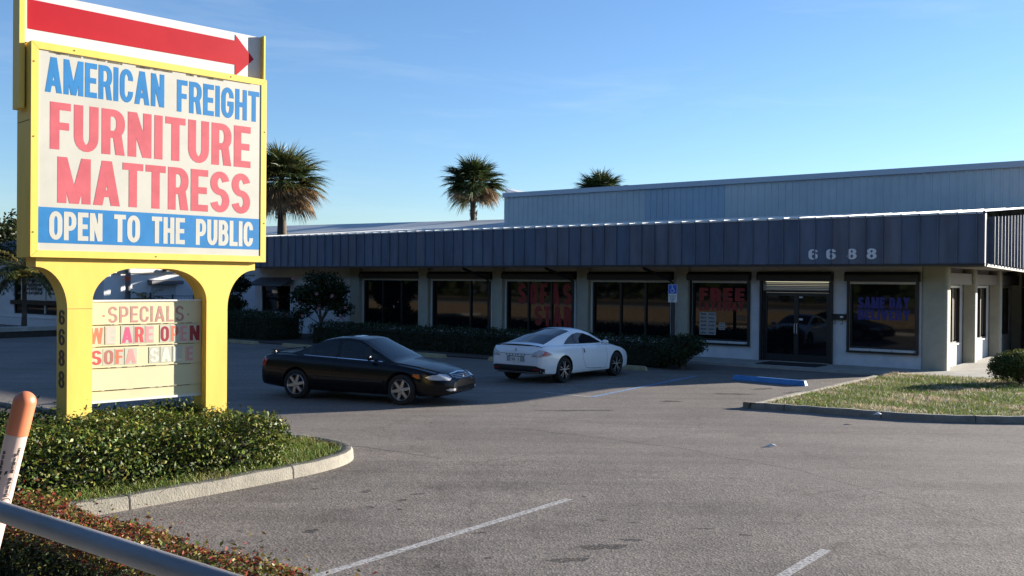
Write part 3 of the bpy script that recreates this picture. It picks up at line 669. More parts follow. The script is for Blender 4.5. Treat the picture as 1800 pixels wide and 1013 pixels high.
pA, pB, pC = BF.hit(886, 347, 'y', 25), BF.hit(934, 346, 'y', 25), BF.hit(889, 331, 'y', 34)
mb = MB(); mb.add([pA, pB, pC, (pB[0], 34, pB[2] + .1)], [(0, 1, 2), (1, 3, 2)]); mb.add([(pA[0], 25.02, 0), (pB[0], 25.02, 0), (pB[0], 25.02, pB[2] - .01), (pA[0], 25.02, pA[2] - .01)], [(0, 1, 2, 3)]); mb.build('rear_gable', M['roof'], store)
# downspouts on the pilasters
for x in (-16.45, -12.53, -8.5):
    mb = MB(); mb.tube([(x - .75, -1.05, 3.09), (x - .7, -.95, 2.98), (x - .1, -.33, 2.62), (x, -.29, 2.5), (x, -.29, .1)], .05, 8); mb.build('downspout', M['black'], store, 40)

# ------------------------------------------------------------------ things at the store front
mbx = empty('mailbox', 'black wall mailbox with two paper hooks beside the entrance door', 'mailbox', BF.W(-2.97, -.002, 1.36), BF.rz)
mb = MB(); mb.prism([(-.22, 0, .08), (-.22, -.10, .08), (-.22, -.11, .2), (-.22, -.02, .25), (-.22, 0, .25)], (.44, 0, 0)); mb.build('box', M['black'], mbx)
for dx in (-.11, .11):
    h = MB(); h.tube([(dx, -.05, .08), (dx, -.05, -.02), (dx - .01, -.06, -.06), (dx - .03, -.09, -.06), (dx - .035, -.1, -.03)], .008, 6); h.build('hook', M['black'], mbx)
mb = MB(); mb.box(.06, .15, -.114, -.108, .14, .19); mb.build('label_plate', M['white'], mbx)
mb = MB(); mb.box(-5.0, -3.15, -1.5, -.45, .071, .088); bf_place(mb.build('doormat', mat('black_rubber', (.012, .012, .013), .9, bump=.6, bscale=70))); tag(bpy.data.objects['doormat'], 'long black rubber mat lying before the entrance door', 'doormat')

# disabled parking sign
sp = BF.W(-7.46, -2.2, 0)
hs = empty('parking_sign', 'blue and white disabled parking sign on a dark post between the shrubs', 'sign', sp, BF.rz)
mb = MB(); mb.box(-.05, .05, .0, .06, 0, 2.4); mb.build('post', mat('dark_post', (.03, .03, .032), .6), hs)
mb = MB(); mb.box(-.155, .155, -.016, -.002, 2.17, 2.46); mb.box(-.145, .145, -.0175, -.0155, 2.18, 2.45, 1)
mb.tube([(-.012, -.021, 2.405), (-.012, -.019, 2.405)], .022, 12, 2)
for pth in ([(-.012, 2.375), (-.006, 2.31), (.045, 2.31), (.07, 2.25), (.095, 2.255)], [(-.01, 2.345), (.04, 2.34)], [(-.03, 2.33), (-.065, 2.29), (-.06, 2.235), (-.015, 2.205), (.035, 2.225), (.05, 2.26)]):
    mb.tube([(a, -.0195, b) for a, b in pth], .009, 6, 2)
mb.build('panel', [M['white'], mat('sign_blue', (.01, .10, .50), .4), bpy.data.materials['white_trim']], hs)['label'] = 'blue wheelchair symbol panel'
mb = MB(); mb.box(-.15, .15, -.016, -.002, 1.90, 2.16)
for st, z, w in (('PARKING BY', 2.10, .25), ('DISABLED', 2.045, .2), ('PERMIT', 1.99, .17), ('ONLY', 1.935, .13)):
    text(mb, st, (-w / 2, -.0162, z - .018), (1, 0, 0), (0, 0, 1), w, .036, .001, .17, .15, .1, 1)
mb.build('panel', [M['white'], M['ink']], hs)['label'] = 'white permit notice panel'

# wheel stops
M['stop'] = mat('yellowed_concrete', (.36, .31, .18), .85, noise=.35, scale=5, bump=.3)
M['stopblue'] = mat('blue_painted_concrete', (.05, .22, .52), .6, noise=.25, scale=6, bump=.2)
def stop(x, y, m, label, L=1.85, rz=0):
    mb = MB(); h = .13
    pts = [(-L / 2, -.085, 0), (-L / 2, .085, 0), (-L / 2, .06, h), (-L / 2, -.06, h)]
    q = [(-L / 2, -.085, 0), (L / 2, -.085, 0), (L / 2, .085, 0), (-L / 2, .085, 0), (-L / 2 + .05, -.055, h), (L / 2 - .05, -.055, h), (L / 2 - .05, .055, h), (-L / 2 + .05, .055, h)]
    mb.add(q, [(0, 3, 2, 1), (4, 5, 6, 7), (0, 1, 5, 4), (1, 2, 6, 5), (2, 3, 7, 6), (3, 0, 4, 7)])
    o = mb.build('wheel_stop', m); o.location = BF.W(x, y, .001); o.rotation_euler.z = BF.rz + rz
    bv = o.modifiers.new('edge', 'BEVEL'); bv.width = .012; bv.segments = 2
    return tag(o, label, 'wheel stop', 'concrete wheel stops')
stop(-24.2, -5.9, M['stop'], 'yellowed concrete wheel stop behind the sign post, by the dark hedge')
stop(-20.9, -5.9, M['stop'], 'yellowed wheel stop half hidden behind the dark coupe tail')
stop(-14.7, -5.85, M['stop'], 'yellowed concrete wheel stop beyond the dark coupe bonnet', 2.0)
stop(-11.2, -5.6, M['stop'], 'yellowed wheel stop peeking out left of the white coupe')
stop(-7.55, -5.25, M['stop'], 'yellowed wheel stop at the front wheels of the white coupe')
stop(-2.68, -5.98, M['stopblue'], 'bright blue wheel stop in the disabled bay before the door', 2.05, R(-6))

# ------------------------------------------------------------------ the roadside sign
sign = empty('roadside_sign', 'tall yellow roadside sign with red arrow, cream store board and specials panel', 'sign', SF.o, SF.rz)
M['yellow'] = mat('yellow_paint', (.75, .54, .10), .5, noise=.08, scale=3, stretch=(1, 1, .25), dirt=(.67, .465, .085), bump=.04, bscale=3)
M['cream'] = mat('cream_sign_face', (.47, .455, .40), .5, noise=.07, scale=2)
M['sblue'] = mat('blue_vinyl', (.030, .18, .42), .5, noise=.14, scale=2.5, spec=.2)
M['spink'] = mat('faded_red_vinyl', (.50, .112, .132), .5, noise=.14, scale=3.5, spec=.2)
M['sred'] = mat('red_vinyl', (.37, .007, .016), .5, noise=.08, scale=2, spec=.2)
M['swhite'] = mat('white_sign_sheet', (.55, .545, .54), .5, noise=.05, scale=2)
M['grime'] = mat('grime', (.08, .07, .05), .9)
M['numeral'] = mat('brown_black_numeral', (.045, .035, .02), .6)
cx0, cx1, cz0, cz1, dp = 0.0, 3.155, 2.75, 5.345, .5
mb = MB(); bw = .085
mb.box(cx0, cx1, .045, dp, cz0, cz1)                       # cabinet body
for pts in ([(cx0, 0, cz0), (cx0, 0, cz1), (cx0 + bw, 0, cz1 - bw), (cx0 + bw, 0, cz0 + bw)], [(cx1, 0, cz1), (cx1, 0, cz0), (cx1 - bw, 0, cz0 + bw), (cx1 - bw, 0, cz1 - bw)],
            [(cx0, 0, cz1), (cx1, 0, cz1), (cx1 - bw, 0, cz1 - bw), (cx0 + bw, 0, cz1 - bw)], [(cx1, 0, cz0), (cx0, 0, cz0), (cx0 + bw, 0, cz0 + bw), (cx1 - bw, 0, cz0 + bw)]):
    c = sum((Vector(p) for p in pts), Vector()) / 4; q = [Vector(p) + (c - Vector(p)).normalized() * .0022 for p in pts]
    mb.prism([tuple(p) for p in q], (0, .0445, 0))
for x, z in ((cx0 + .03, cz0 + .3), (cx0 + .03, 4.2), (cx0 + .03, 5.1), (cx1 - .03, 3.3), (cx1 - .03, 4.6), (1.55, cz0 + .04), (.5, cz1 - .04), (2.6, cz1 - .04)):
    mb.tube([(x, -.004, z), (x, .002, z)], .009, 8, 1)
mb.box(cx0 - .004, cx0 + .001, .06, .48, 4.4, 4.406, 1)
cab = mb.build('cabinet', [M['yellow'], M['grime']], sign)
mb = MB(); mb.box(cx0 + bw, cx1 - bw, .008, .0445, cz0 + bw, cz1 - bw); face = mb.build('face_panel', M['cream'], cab)
mb = MB(); mb.box(cx0 + bw + .004, cx1 - bw - .004, .0065, .0082, 2.925, 3.36); mb.build('blue_band', M['sblue'], cab)
def sword(st, x0, x1, z0, z1, m, s=.175, t=.15, gap=.085, y=.0078, sh=0):
    mb = MB(); text(mb, st, (x0, y, z0), (1, 0, 0), (0, 0, 1), x1 - x0, z1 - z0, .0015, s, t, gap, shear=sh); return mb.build('lettering', m, cab)
sword('AMERICAN', .16, 1.65, 4.755, 5.185, M['sblue'], .19, .16, .06)
sword('FREIGHT', 1.825, 3.04, 4.73, 5.155, M['sblue'], .19, .16, .07)
sword('FURNITURE', .22, 2.91, 4.07, 4.645, M['spink'], .20, .16, .07)
sword('MATTRESS', .31, 2.91, 3.42, 3.985, M['spink'], .20, .16, .06)
for st, a, b in (('OPEN', .215, .855), ('TO', 1.0, 1.335), ('THE', 1.49, 1.945), ('PUBLIC', 2.10, 2.955)):
    sword(st, a, b, 2.965, 3.315, M['swhite'] if False else M['cream'], .205, .165, .06, .0063)
mb = MB()                                                  # weathered streaks along the head of the board
for k in range(26):
    a = rng.uniform(.1, 2.6); mb.box(a, a + rng.uniform(.02, .25), .0066, .0075, 5.235 - rng.uniform(0, .012), 5.245 + rng.uniform(0, .01))
mb.box(cx0 + bw + .001, 2.9, .0066, .0074, 5.2465, 5.257); mb.build('weathering', mat('board_grime', (.13, .11, .07), .9), cab)
# arrow panel on top, held by two flat posts
mb = MB(); mb.box(-.02, 3.17, .20, .27, 5.36, 5.985); ap = mb.build('arrow_panel', M['swhite'], sign)
mb = MB(); A = [(.02, 5.525), (.02, 5.885), (2.765, 5.87), (2.765, 5.955), (3.055, 5.655), (2.765, 5.37), (2.765, 5.53)]
mb.prism([(a, .1985, b) for a, b in A], (0, -.003, 0)); mb.build('arrow', M['sred'], ap)
for x0, x1, y0, y1, z0 in ((-.085, -.024, .16, .40, 4.55), (3.175, 3.20, .125, .34, 5.35)):
    mb = MB(); mb.box(x0, x1, y0, y1, z0, 6.0); mb.build('support_bar', M['yellow'], sign)
# legs and arched head beam: one outline swept 0.36 m deep
def arcpts(cx, cz, rx, rz, a0, a1, n=12): return [(cx + rx * math.cos(R(a0 + (a1 - a0) * i / n)), cz + rz * math.sin(R(a0 + (a1 - a0) * i / n))) for i in range(n + 1)]
yb0, yb1 = .08, .44
la, lb, ra, rb = .46, .765, 2.30, 2.61
ztop, zbm = 2.745, 2.635
def legshape(pts):
    mb = MB(); mb.prism([(a, yb0, b) for a, b in pts], (0, yb1 - yb0, 0)); return mb
midx = 1.53
left = [(la, 0)] + arcpts(.09, 2.10, la - .09, zbm - 2.10, 0, 90) + [(.09, ztop), (midx - .001, ztop), (midx - .001, zbm)] + arcpts(lb + .56, 2.20, .56, zbm - 2.20, 90, 180) + [(lb, 0)]
right = [(ra, 0)] + arcpts(ra - .56, 2.20, .56, zbm - 2.20, 0, 90) + [(midx + .001, zbm), (midx + .001, ztop), (3.03, ztop), (3.03, zbm)] + arcpts(3.03, 2.10, 3.03 - rb, zbm - 2.10, 90, 180) + [(rb, 0)]
pl_ = legshape(left).build('post', M['yellow'], sign, 30); legshape(right).build('post', M['yellow'], sign, 30)
mb = MB(); mb.box(la - .0015, la + .31, yb0 - .0015, yb0, 2.115, 2.12); mb.build('joint', M['grime'], pl_)
for d_, (z1, z0) in zip('6688', ((2.10, 1.915), (1.865, 1.655), (1.60, 1.395), (1.335, 1.12))):
    mb = MB(); text(mb, d_, (la, yb0 + .285, z0), (0, -1, 0), (0, 0, 1), .20, z1 - z0, .004, .17, .14); mb.build('numeral', M['numeral'], pl_)
# reader board between the legs
M['reader'] = mat('yellowed_reader_face', (.60, .535, .33), .5, noise=.08, scale=2)
mb = MB(); rx0, rx1, rz0, rz1 = .772, 2.335, .93, 2.20
mb.box(rx0, 2.295, .22, .30, rz0, rz1); rp = mb.build('reader_board', M['reader'], sign)
M['channel'] = mat('white_channel', (.62, .62, .60), .5)
for z0_, z1_ in ((rz1 + .001, rz1 + .022), (rz0 - .03, rz0 - .001)):
    mb = MB(); mb.box(rx0, 2.295, .203, .302, z0_, z1_); mb.build('edge_channel', M['channel'], rp)
mb = MB()
for z in (1.905, 1.625, 1.35, 1.06):
    mb.box(rx0, 2.293, .207, .2195, z - .007, z + .006)
    for k in range(30):
        a = rng.uniform(rx0, 2.1); mb.box(a, a + rng.uniform(.02, .1), .2055, .2068, z - .006, z + .001, 1)
mb.build('letter_rail', [mat('clear_rail', (.50, .45, .30), .35), M['grime']], rp)
SP = [(c, .0) for c in ((.40, .17, .15), (.40, .17, .15), (.42, .22, .17))]
mb = MB(); text(mb, 'SPECIALS', (1.02, .2195, 1.925), (1, 0, 0), (0, 0, 1), 1.02, .212, .0015, .14, .13, .12); mb.build('lettering', mat('faded_maroon', (.31, .115, .115), .6, noise=.3, scale=9, dirt=(.42, .25, .20)), rp)
for x_ in (.95, 2.09):
    mb = MB(); mb.box(x_, x_ + .025, .218, .2195, 2.005, 2.03); mb.build('lettering', bpy.data.materials['faded_maroon'], rp)
TC = {'r': (.50, .06, .06), 'o': (.60, .14, .08), 'k': (.60, .08, .17), 'd': (.26, .005, .02), 'p': (.62, .25, .25), 'w': (.66, .61, .50), 'm': (.33, .13, .10), 'q': (.60, .26, .24), 'v': (.64, .43, .38)}
TM = {k: mat('letter_' + n, c, .5) for (k, c), n in zip(TC.items(), ('red', 'orange', 'pink', 'crimson', 'pale', 'ivory', 'maroon', 'rose', 'blush'))}
M['tile'] = mat('letter_tile_plastic', (.46, .45, .365), .3)
def tile(ch, x0, x1, z0, z1, k):
    mb = MB(); mb.box(x0 - .012, x1 + .012, .2155, .2192, z0 - .012, z1 + .018, 0)
    text(mb, ch, (x0, .2153, z0), (1, 0, 0), (0, 0, 1), x1 - x0, z1 - z0, .001, .19 if ch not in 'M' else .17, .15, 0, 1)
    o = mb.build('letter_tile', [M['tile'], TM[k]], rp)
r1 = (1.66, 1.865)
for ch, a, b, k in (('W', .79, .95, 'o'), ('E', .99, 1.105, 'v'), ('A', 1.195, 1.335, 'k'), ('R', 1.365, 1.485, 'r'), ('E', 1.515, 1.615, 'p'), ('O', 1.715, 1.83, 'd'), ('P', 1.86, 1.965, 'o'), ('E', 1.995, 2.085, 'p'), ('N', 2.125, 2.265, 'd')): tile(ch, a, b, *r1, k)
r2 = (1.39, 1.575)
for ch, a, b, k in (('S', .80, .935, 'r'), ('O', .965, 1.085, 'm'), ('F', 1.115, 1.21, 'o'), ('A', 1.245, 1.385, 'q'), ('S', 1.57, 1.69, 'w'), ('A', 1.725, 1.855, 'w'), ('L', 1.895, 2.01, 'w'), ('E', 2.08, 2.17, 'q')): tile(ch, a, b, *r2, k)

# ------------------------------------------------------------------ rail and marker post in front
M['galv'] = mat('galvanised_pipe', (.20, .205, .22), .55, metal=.3, noise=.5, scale=5, stretch=(.6, 3, 3), bump=.12, bscale=80, dirt=(.17, .16, .15))
rc = at(0, 899, 2.83); rd = BF.ex
rail = empty('hand_rail', 'grey galvanised pipe rail crossing in front of the red tipped hedge', 'railing', (rc.x, rc.y, .87), BF.rz)
mb = MB(); mb.tube([(-4, 0, rc.z - .87), (6, 0, rc.z - .87)], .029, 24); mb.build('rail_pipe', M['galv'], rail, 60)
for x in (-2.4, 3.2):
    mb = MB(); mb.tube([(x, 0, 0), (x, 0, rc.z - .87 - .028)], .025, 16); mb.build('post', M['galv'], rail, 60)

pt, pb = at(44.5, 702, 3.5), at(2.5, 872, 3.5); ax = (pt - pb).normalized()
mk = empty('marker_post', 'leaning white marker post with orange dome top behind the pipe rail', 'marker post', pt - ax * 1.75)
q = ax.to_track_quat('Z', 'X'); mk.rotation_mode = 'QUATERNION'; mk.rotation_quaternion = q
r_ = .037
mb = MB(); mb.lathe([(r_, 0), (r_, 1.63)], 32); mb.build('tube', mat('white_plastic_post', (.52, .39, .34), .4, noise=.15, scale=6), mk, 60)
mb = MB(); mb.lathe([(r_ + .0015, 1.62), (r_ + .002, 1.74)] + [((r_ + .002) * math.cos(R(a)), 1.74 + (r_ + .002) * math.sin(R(a))) for a in (15, 30, 45, 60, 75, 88)] + [(.0004, 1.74 + r_ + .002)], 32)
mb.build('cap', mat('faded_orange_plastic', (.52, .16, .075), .4), mk, 60)
# printed lettering wrapped round the tube, reading down its length
iq = q.inverted(); tocam = iq @ (Vector((0, 0, EYE)) - (pt - ax * .15)); a0 = math.atan2(tocam.y, tocam.x)
def wrap(st, zc, ang, h, w, m, s=.17):
    mb = MB(); text(mb, st, (0, 0, 0), (1, 0, 0), (0, 1, 0), w, h, .0008, s, .15, .16)
    out = MB(); out.f = mb.f; out.m = mb.m
    for x, y, z in mb.v:
        an = ang + (y - h / 2) / r_; rr = r_ + .0006 + z
        out.v.append((rr * math.cos(an), rr * math.sin(an), zc - x))
    return out.build('lettering', m, mk)
M['print'] = mat('black_print', (.02, .018, .02), .6)
for i_, ch in enumerate('FIBER OPTIC'):
    if ch != ' ':
        mb = MB(); text(mb, ch, (0, 0, 0), (1, 0, 0), (0, 1, 0), .011 if ch != 'I' else .0032, .0128, .0008, .19, .16)
        out = MB(); out.f = mb.f; out.m = mb.m
        for x, y, z in mb.v:
            an = a0 + .40 + (x - (.0016 if ch == 'I' else .0055)) / r_; out.v.append(((r_ + .0006 + z) * math.cos(an), (r_ + .0006 + z) * math.sin(an), 1.545 - i_ * .0147 + y))
        out.build('lettering', M['print'], mk)
for zz, aa in ((1.572, .60), (1.580, .60)):
    wrap('CALL', zz, a0 + aa, .006, .02, M['print'])
for zz, aa in ((1.56, -.75), (1.52, -.7)):
    wrap('SOS', zz, a0 + aa, .010, .045, M['print'])
mb = MB()
for zz, aa, l, w in ((1.478, -.62, .012, .011), (1.484, -.10, .014, .009), (1.455, -.58, .010, .011), (1.50, -.80, .016, .009)):
    vs = [((r_ + .0009) * math.cos(a0 + aa + da), (r_ + .0009) * math.sin(a0 + aa + da), zz + dz) for da, dz in ((-.13, -w), (.12, -w * .2), (.13, w), (-.1, w * .6))]
    mb.add(vs, [(0, 1, 2, 3)])
mb.build('ink_smudge', M['print'], mk)
mb = MB()
for k in range(16):
    a1, a2 = 2 * math.pi * k / 16, 2 * math.pi * (k + 1) / 16
    for ra_, rb_ in ((.021, .0185),):
        P = lambda a, r: ((r_ + .0009) * math.cos(a0 + .55 + r * math.cos(a) / r_), (r_ + .0009) * math.sin(a0 + .55 + r * math.cos(a) / r_), 1.372 + r * math.sin(a))
        mb.add([P(a1, ra_), P(a2, ra_), P(a2, rb_), P(a1, rb_)], [(0, 1, 2, 3)])
vs = lambda z: [((r_ + .0009) * math.cos(a0 + .66 + d), (r_ + .0009) * math.sin(a0 + .66 + d), z) for d in (0, .03)]
mb.add(vs(1.40) + vs(1.558)[::-1], [(0, 1, 2, 3)])
mb.build('emblem', M['print'], mk)

# ------------------------------------------------------------------ hedges and shrubs
def hedge(name, fr, x0, x1, y0, y1, z0, z1, n, size, cols, label, cat='hedge', topcols=None, wob=.08, seed=0, ends=(True, True), asp=.5, group=None, rise=0, round_=1.0):
    L_, W_, H_ = x1 - x0, y1 - y0, z1 - z0
    areas = np.array([L_ * W_, L_ * H_, L_ * H_, W_ * H_, W_ * H_]) * np.array([1.3, 1, 1, 1, 1])
    k = rng.choice(5, n, p=areas / areas.sum()); a, b = rng.random(n), rng.random(n)
    X = x0 + a * L_; Y = y0 + b * W_; Z = z0 + rng.random(n) * H_
    nr = np.zeros((n, 3))
    for i, (ax_, s_) in enumerate(((2, 1), (1, -1), (1, 1), (0, -1), (0, 1))):
        nr[k == i, ax_] = s_
    Z = np.where(k == 0, z1, Z); Y = np.where(k == 1, y0, np.where(k == 2, y1, Y)); X = np.where(k == 3, x0, np.where(k == 4, x1, X))
    und = lambda p, q, s: np.sin(p * 2.1 + s) * np.cos(q * 2.7 + s * 2) * .6 + np.sin(p * 5.3 + q * 4.1 + s) * .4
    dep = np.abs(rng.normal(0, 1, n)) * wob * 1.2
    off = und(X + Z, Y + Z, seed) * wob - dep
    P = np.stack([X, Y, Z], 1)
    ex_ = [min(W_, H_) * .28] * 3                # round the edges
    c = np.array([(x0 + x1) / 2, (y0 + y1) / 2, (z0 + z1) / 2]); hx = np.array([L_, W_, H_]) / 2; rr = min(W_, H_) * .3 * round_
    rel = P - c; over = np.maximum(np.abs(rel) - (hx - rr), 0); ln = np.linalg.norm(over, axis=1)
    sc = np.where(ln > rr, rr / np.maximum(ln, 1e-6), 1); core = np.sign(rel) * np.minimum(np.abs(rel), hx - rr)
    P = c + core + np.sign(rel) * over * sc[:, None]
    P += nr * off[:, None] + rng.normal(0, size * .35, (n, 3))
    sp = rng.random(n) < .035; P[sp] += np.array([0, 0, 1]) * rng.uniform(.02, .16, sp.sum())[:, None]
    P[:, 2] = z0 + (P[:, 2] - z0) * (1 + rise * np.clip((x1 - P[:, 0]) / L_, 0, 1))
    P[:, 2] = np.maximum(P[:, 2], z0 + .01)
    Wd = np.stack([fr.o.x + fr.ex.x * P[:, 0] + fr.ey.x * P[:, 1], fr.o.y + fr.ex.y * P[:, 0] + fr.ey.y * P[:, 1], P[:, 2]], 1)
    Wn = np.stack([fr.ex.x * nr[:, 0] + fr.ey.x * nr[:, 1], fr.ex.y * nr[:, 0] + fr.ey.y * nr[:, 1], nr[:, 2] + .35], 1)
    o = fr.W((x0 + x1) / 2, (y0 + y1) / 2, z0)
    root = empty(name, label, cat, o, 0, group)
    lv = leaves('foliage', Wd - np.array(o), Wn, size, cols, M['leaf'], root, asp)
    if topcols is not None:                        # young tips of another colour along the top
        m_ = (P[:, 2] > z1 - wob * 1.6); me = lv.data; cc = np.empty(len(me.vertices) * 4, dtype=np.float32); me.attributes['tint'].data.foreach_get('color', cc); cc = cc.reshape(-1, 4, 4)
        idx = np.where(m_)[0]; cc[idx, :, :3] = topcols[rng.integers(0, len(topcols), len(idx))][:, None, :]; me.attributes['tint'].data.foreach_set('color', cc.ravel())
    br = MB(); br.T = None                         # woody stems inside
    for i in range(int(L_ * 7)):
        x, y = rng.uniform(x0 + .1, x1 - .1), rng.uniform(y0 + .12, y1 - .12)
        p = fr.W(x, y, z0 - .02) - o
        for j in range(3):
            p2 = fr.W(min(max(x + rng.normal(0, .16), x0 + .05), x1 - .05), min(max(y + rng.normal(0, .16), y0 + .03), y1 - .03), z0 + H_ * rng.uniform(.6, .97)) - o
            br.tube([p, p.lerp(p2, .5) + Vector(rng.normal(0, .02, 3)), p2], [.012, .008, .003], 4, 0, False)
    br.build('stems', M['bark'], root)
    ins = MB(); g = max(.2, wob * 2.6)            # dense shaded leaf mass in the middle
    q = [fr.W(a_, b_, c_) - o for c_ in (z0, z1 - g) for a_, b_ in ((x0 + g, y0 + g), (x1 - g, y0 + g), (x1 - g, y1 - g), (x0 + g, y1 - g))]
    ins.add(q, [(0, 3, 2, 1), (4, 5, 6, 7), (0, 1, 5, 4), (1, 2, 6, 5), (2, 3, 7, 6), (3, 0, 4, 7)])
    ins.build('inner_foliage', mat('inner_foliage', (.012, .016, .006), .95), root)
    return root
G1 = colmix([(.042, .075, .011), (.075, .115, .016), (.125, .165, .024), (.026, .045, .008), (.18, .19, .038)])
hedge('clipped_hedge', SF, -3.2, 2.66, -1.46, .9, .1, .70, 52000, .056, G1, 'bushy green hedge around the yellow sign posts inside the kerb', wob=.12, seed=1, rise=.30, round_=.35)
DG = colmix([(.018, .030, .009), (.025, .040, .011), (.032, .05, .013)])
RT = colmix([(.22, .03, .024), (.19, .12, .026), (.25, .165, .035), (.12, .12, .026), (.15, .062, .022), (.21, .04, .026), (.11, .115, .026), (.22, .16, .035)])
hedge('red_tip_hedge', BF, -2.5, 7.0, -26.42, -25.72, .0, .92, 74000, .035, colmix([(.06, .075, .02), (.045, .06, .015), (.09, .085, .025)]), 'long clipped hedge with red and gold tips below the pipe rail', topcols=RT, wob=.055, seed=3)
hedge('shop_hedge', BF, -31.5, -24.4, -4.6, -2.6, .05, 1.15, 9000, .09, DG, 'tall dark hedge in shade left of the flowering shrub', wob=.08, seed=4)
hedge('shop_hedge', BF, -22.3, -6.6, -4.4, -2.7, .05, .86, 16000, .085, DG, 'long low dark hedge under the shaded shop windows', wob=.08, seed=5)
def shrub(name, c, rad, n, size, cols, label, cat='shrub', lumps=9, seed=0, asp=.55, stem=.3):
    root = empty(name, label, cat, c)
    cs, rs = [], []
    for i in range(lumps):
        d = rng.normal(0, 1, 3); d /= np.linalg.norm(d); d[2] = abs(d[2]) * .8
        cs.append(np.array([d[0] * rad[0] * .5, d[1] * rad[1] * .5, rad[2] * (.55 + d[2] * .85)])); rs.append(np.array(rad) * rng.uniform(.42, .6))
    P, N_ = blob_points(n, cs, rs, .5); P[:, 2] = np.maximum(P[:, 2], .03)
    leaves('foliage', P, N_ + np.array([0, 0, .3]), size, cols, M['leaf'], root, asp)
    b = MB()
    for i in range(14):
        e = cs[i % lumps] * rng.uniform(.7, 1.0); b.tube([(rng.normal(0, .06), rng.normal(0, .06), 0), tuple(e * .5 + rng.normal(0, .04, 3)), tuple(e)], [.022, .014, .005], 5, 0, False)
    b.build('stems', M['bark'], root)
    return root
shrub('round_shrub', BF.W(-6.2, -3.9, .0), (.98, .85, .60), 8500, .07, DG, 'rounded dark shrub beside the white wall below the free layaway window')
shrub('round_shrub', tuple(ground(1800, 677, .08)), (.85, .8, .52), 15000, .055, colmix([(.05, .075, .018), (.07, .095, .022), (.12, .13, .03)]), 'green shrub half out of frame at the lawn end of the walk')

# grass: blades too many to count
def grass(name, n, xy, hmin, hmax, cols, z):
    P = xy(n); n = len(P); h = rng.uniform(hmin, hmax, n); a = rng.uniform(0, 6.283, n); w = rng.uniform(.008, .02, n)
    lean = rng.normal(0, .6, (n, 2)) * h[:, None]
    dx, dy = np.cos(a) * w / 2, np.sin(a) * w / 2
    v = np.empty((n, 4, 3)); v[:, 0] = np.stack([P[:, 0] - dx, P[:, 1] - dy, np.full(n, z)], 1); v[:, 1] = np.stack([P[:, 0] + dx, P[:, 1] + dy, np.full(n, z)], 1)
    v[:, 2] = np.stack([P[:, 0] + lean[:, 0] + dx * .3, P[:, 1] + lean[:, 1] + dy * .3, z + h], 1); v[:, 3] = np.stack([P[:, 0] + lean[:, 0] - dx * .3, P[:, 1] + lean[:, 1] - dy * .3, z + h], 1)
    pn = np.sin(P[:, 0] * 1.9 + 1) * np.cos(P[:, 1] * 1.7) + .6 * np.sin(P[:, 0] * 4.3 + P[:, 1] * 3.1) + rng.normal(0, .5, n)
    col = np.where((pn > .5)[:, None], cols[1][rng.integers(0, len(cols[1]), n)], cols[0][rng.integers(0, len(cols[0]), n)])
    return tag(quads(name, v, col, M['grass']), kind='stuff')
from mathutils.geometry import intersect_point_tri_2d
def poly_sampler(poly):
    pts = [Vector((p[0], p[1])) for p in poly]; X = np.array([p.x for p in pts]); Y = np.array([p.y for p in pts])
    def f(n):
        out = []
        while sum(len(o) for o in out) < n:
            x = rng.uniform(X.min(), X.max(), n); y = rng.uniform(Y.min(), Y.max(), n); ins = np.zeros(n, bool); j = len(X) - 1
            for i in range(len(X)):
                c = ((Y[i] > y) != (Y[j] > y)) & (x < (X[j] - X[i]) * (y - Y[i]) / (Y[j] - Y[i] + 1e-12) + X[i]); ins ^= c; j = i
            out.append(np.stack([x[ins], y[ins]], 1))
        return np.concatenate(out)[:n]
    return f
GC = (colmix([(.13, .17, .035), (.17, .20, .05), (.10, .14, .03)]), colmix([(.42, .34, .24), (.33, .26, .17), (.50, .42, .33)]))
grass('grass', 60000, poly_sampler([p for p in lawn_out if True]), .025, .075, GC, .09)
grass('grass', 16000, poly_sampler([(-4.6, 9.9), (-3.4, 11.35), (-2.6, 12.5), (-2.33, 13.3), (-2.5, 13.95), (-3.0, 14.45), (-3.8, 14.8), (-5, 13), (-6.5, 10.5), (-6.5, 8.6)]), .03, .10, (GC[0], colmix([(.20, .17, .07), (.16, .17, .05)])), .10)

# ------------------------------------------------------------------ cars
def car_paint(name, col, rough=.3, coat=.6, metal=0):
    return mat(name, col, rough, metal, .5 if col[0] > .1 else .22, coat=coat)
M['tyre'] = mat('tyre_rubber', (.013, .013, .014), .85)
M['rim'] = mat('alloy', (.42, .42, .43), .35, metal=.7)
M['rimdark'] = mat('dark_alloy', (.02, .02, .022), .4, metal=.4)
M['wellblack'] = mat('wheel_well', (.008, .008, .008), .95)
M['plastic'] = mat('black_plastic', (.012, .012, .013), .55)
M['lampglass'] = mat('clear_lamp', (.42, .42, .44), .12, coat=.8)
M['amber'] = mat('amber_lens', (.55, .13, .02), .2, coat=.6)
M['redlens'] = mat('red_lens', (.42, .012, .015), .2, coat=.6)
M['chrome'] = mat('chrome', (.6, .6, .62), .15, metal=1)
M['carglass'] = glass_mat('car_glass', (.02, .02, .02), .30)
M['tint'] = mat('privacy_glass', (.006, .007, .012), .03, spec=.38)
M['seat'] = mat('grey_seat', (.16, .14, .11), .9)
def smooth_table(tab, xs, k):
    X = np.array([t[0] for t in tab]); Y = np.array([t[1] for t in tab])
    if k <= 0: return np.interp(xs, X, Y)
    off = np.linspace(-1, 1, 15); w = np.cos(off * np.pi / 2) ** 2; w /= w.sum()
    return sum(wi * np.interp(xs + o * k, X, Y) for wi, o in zip(w, off))
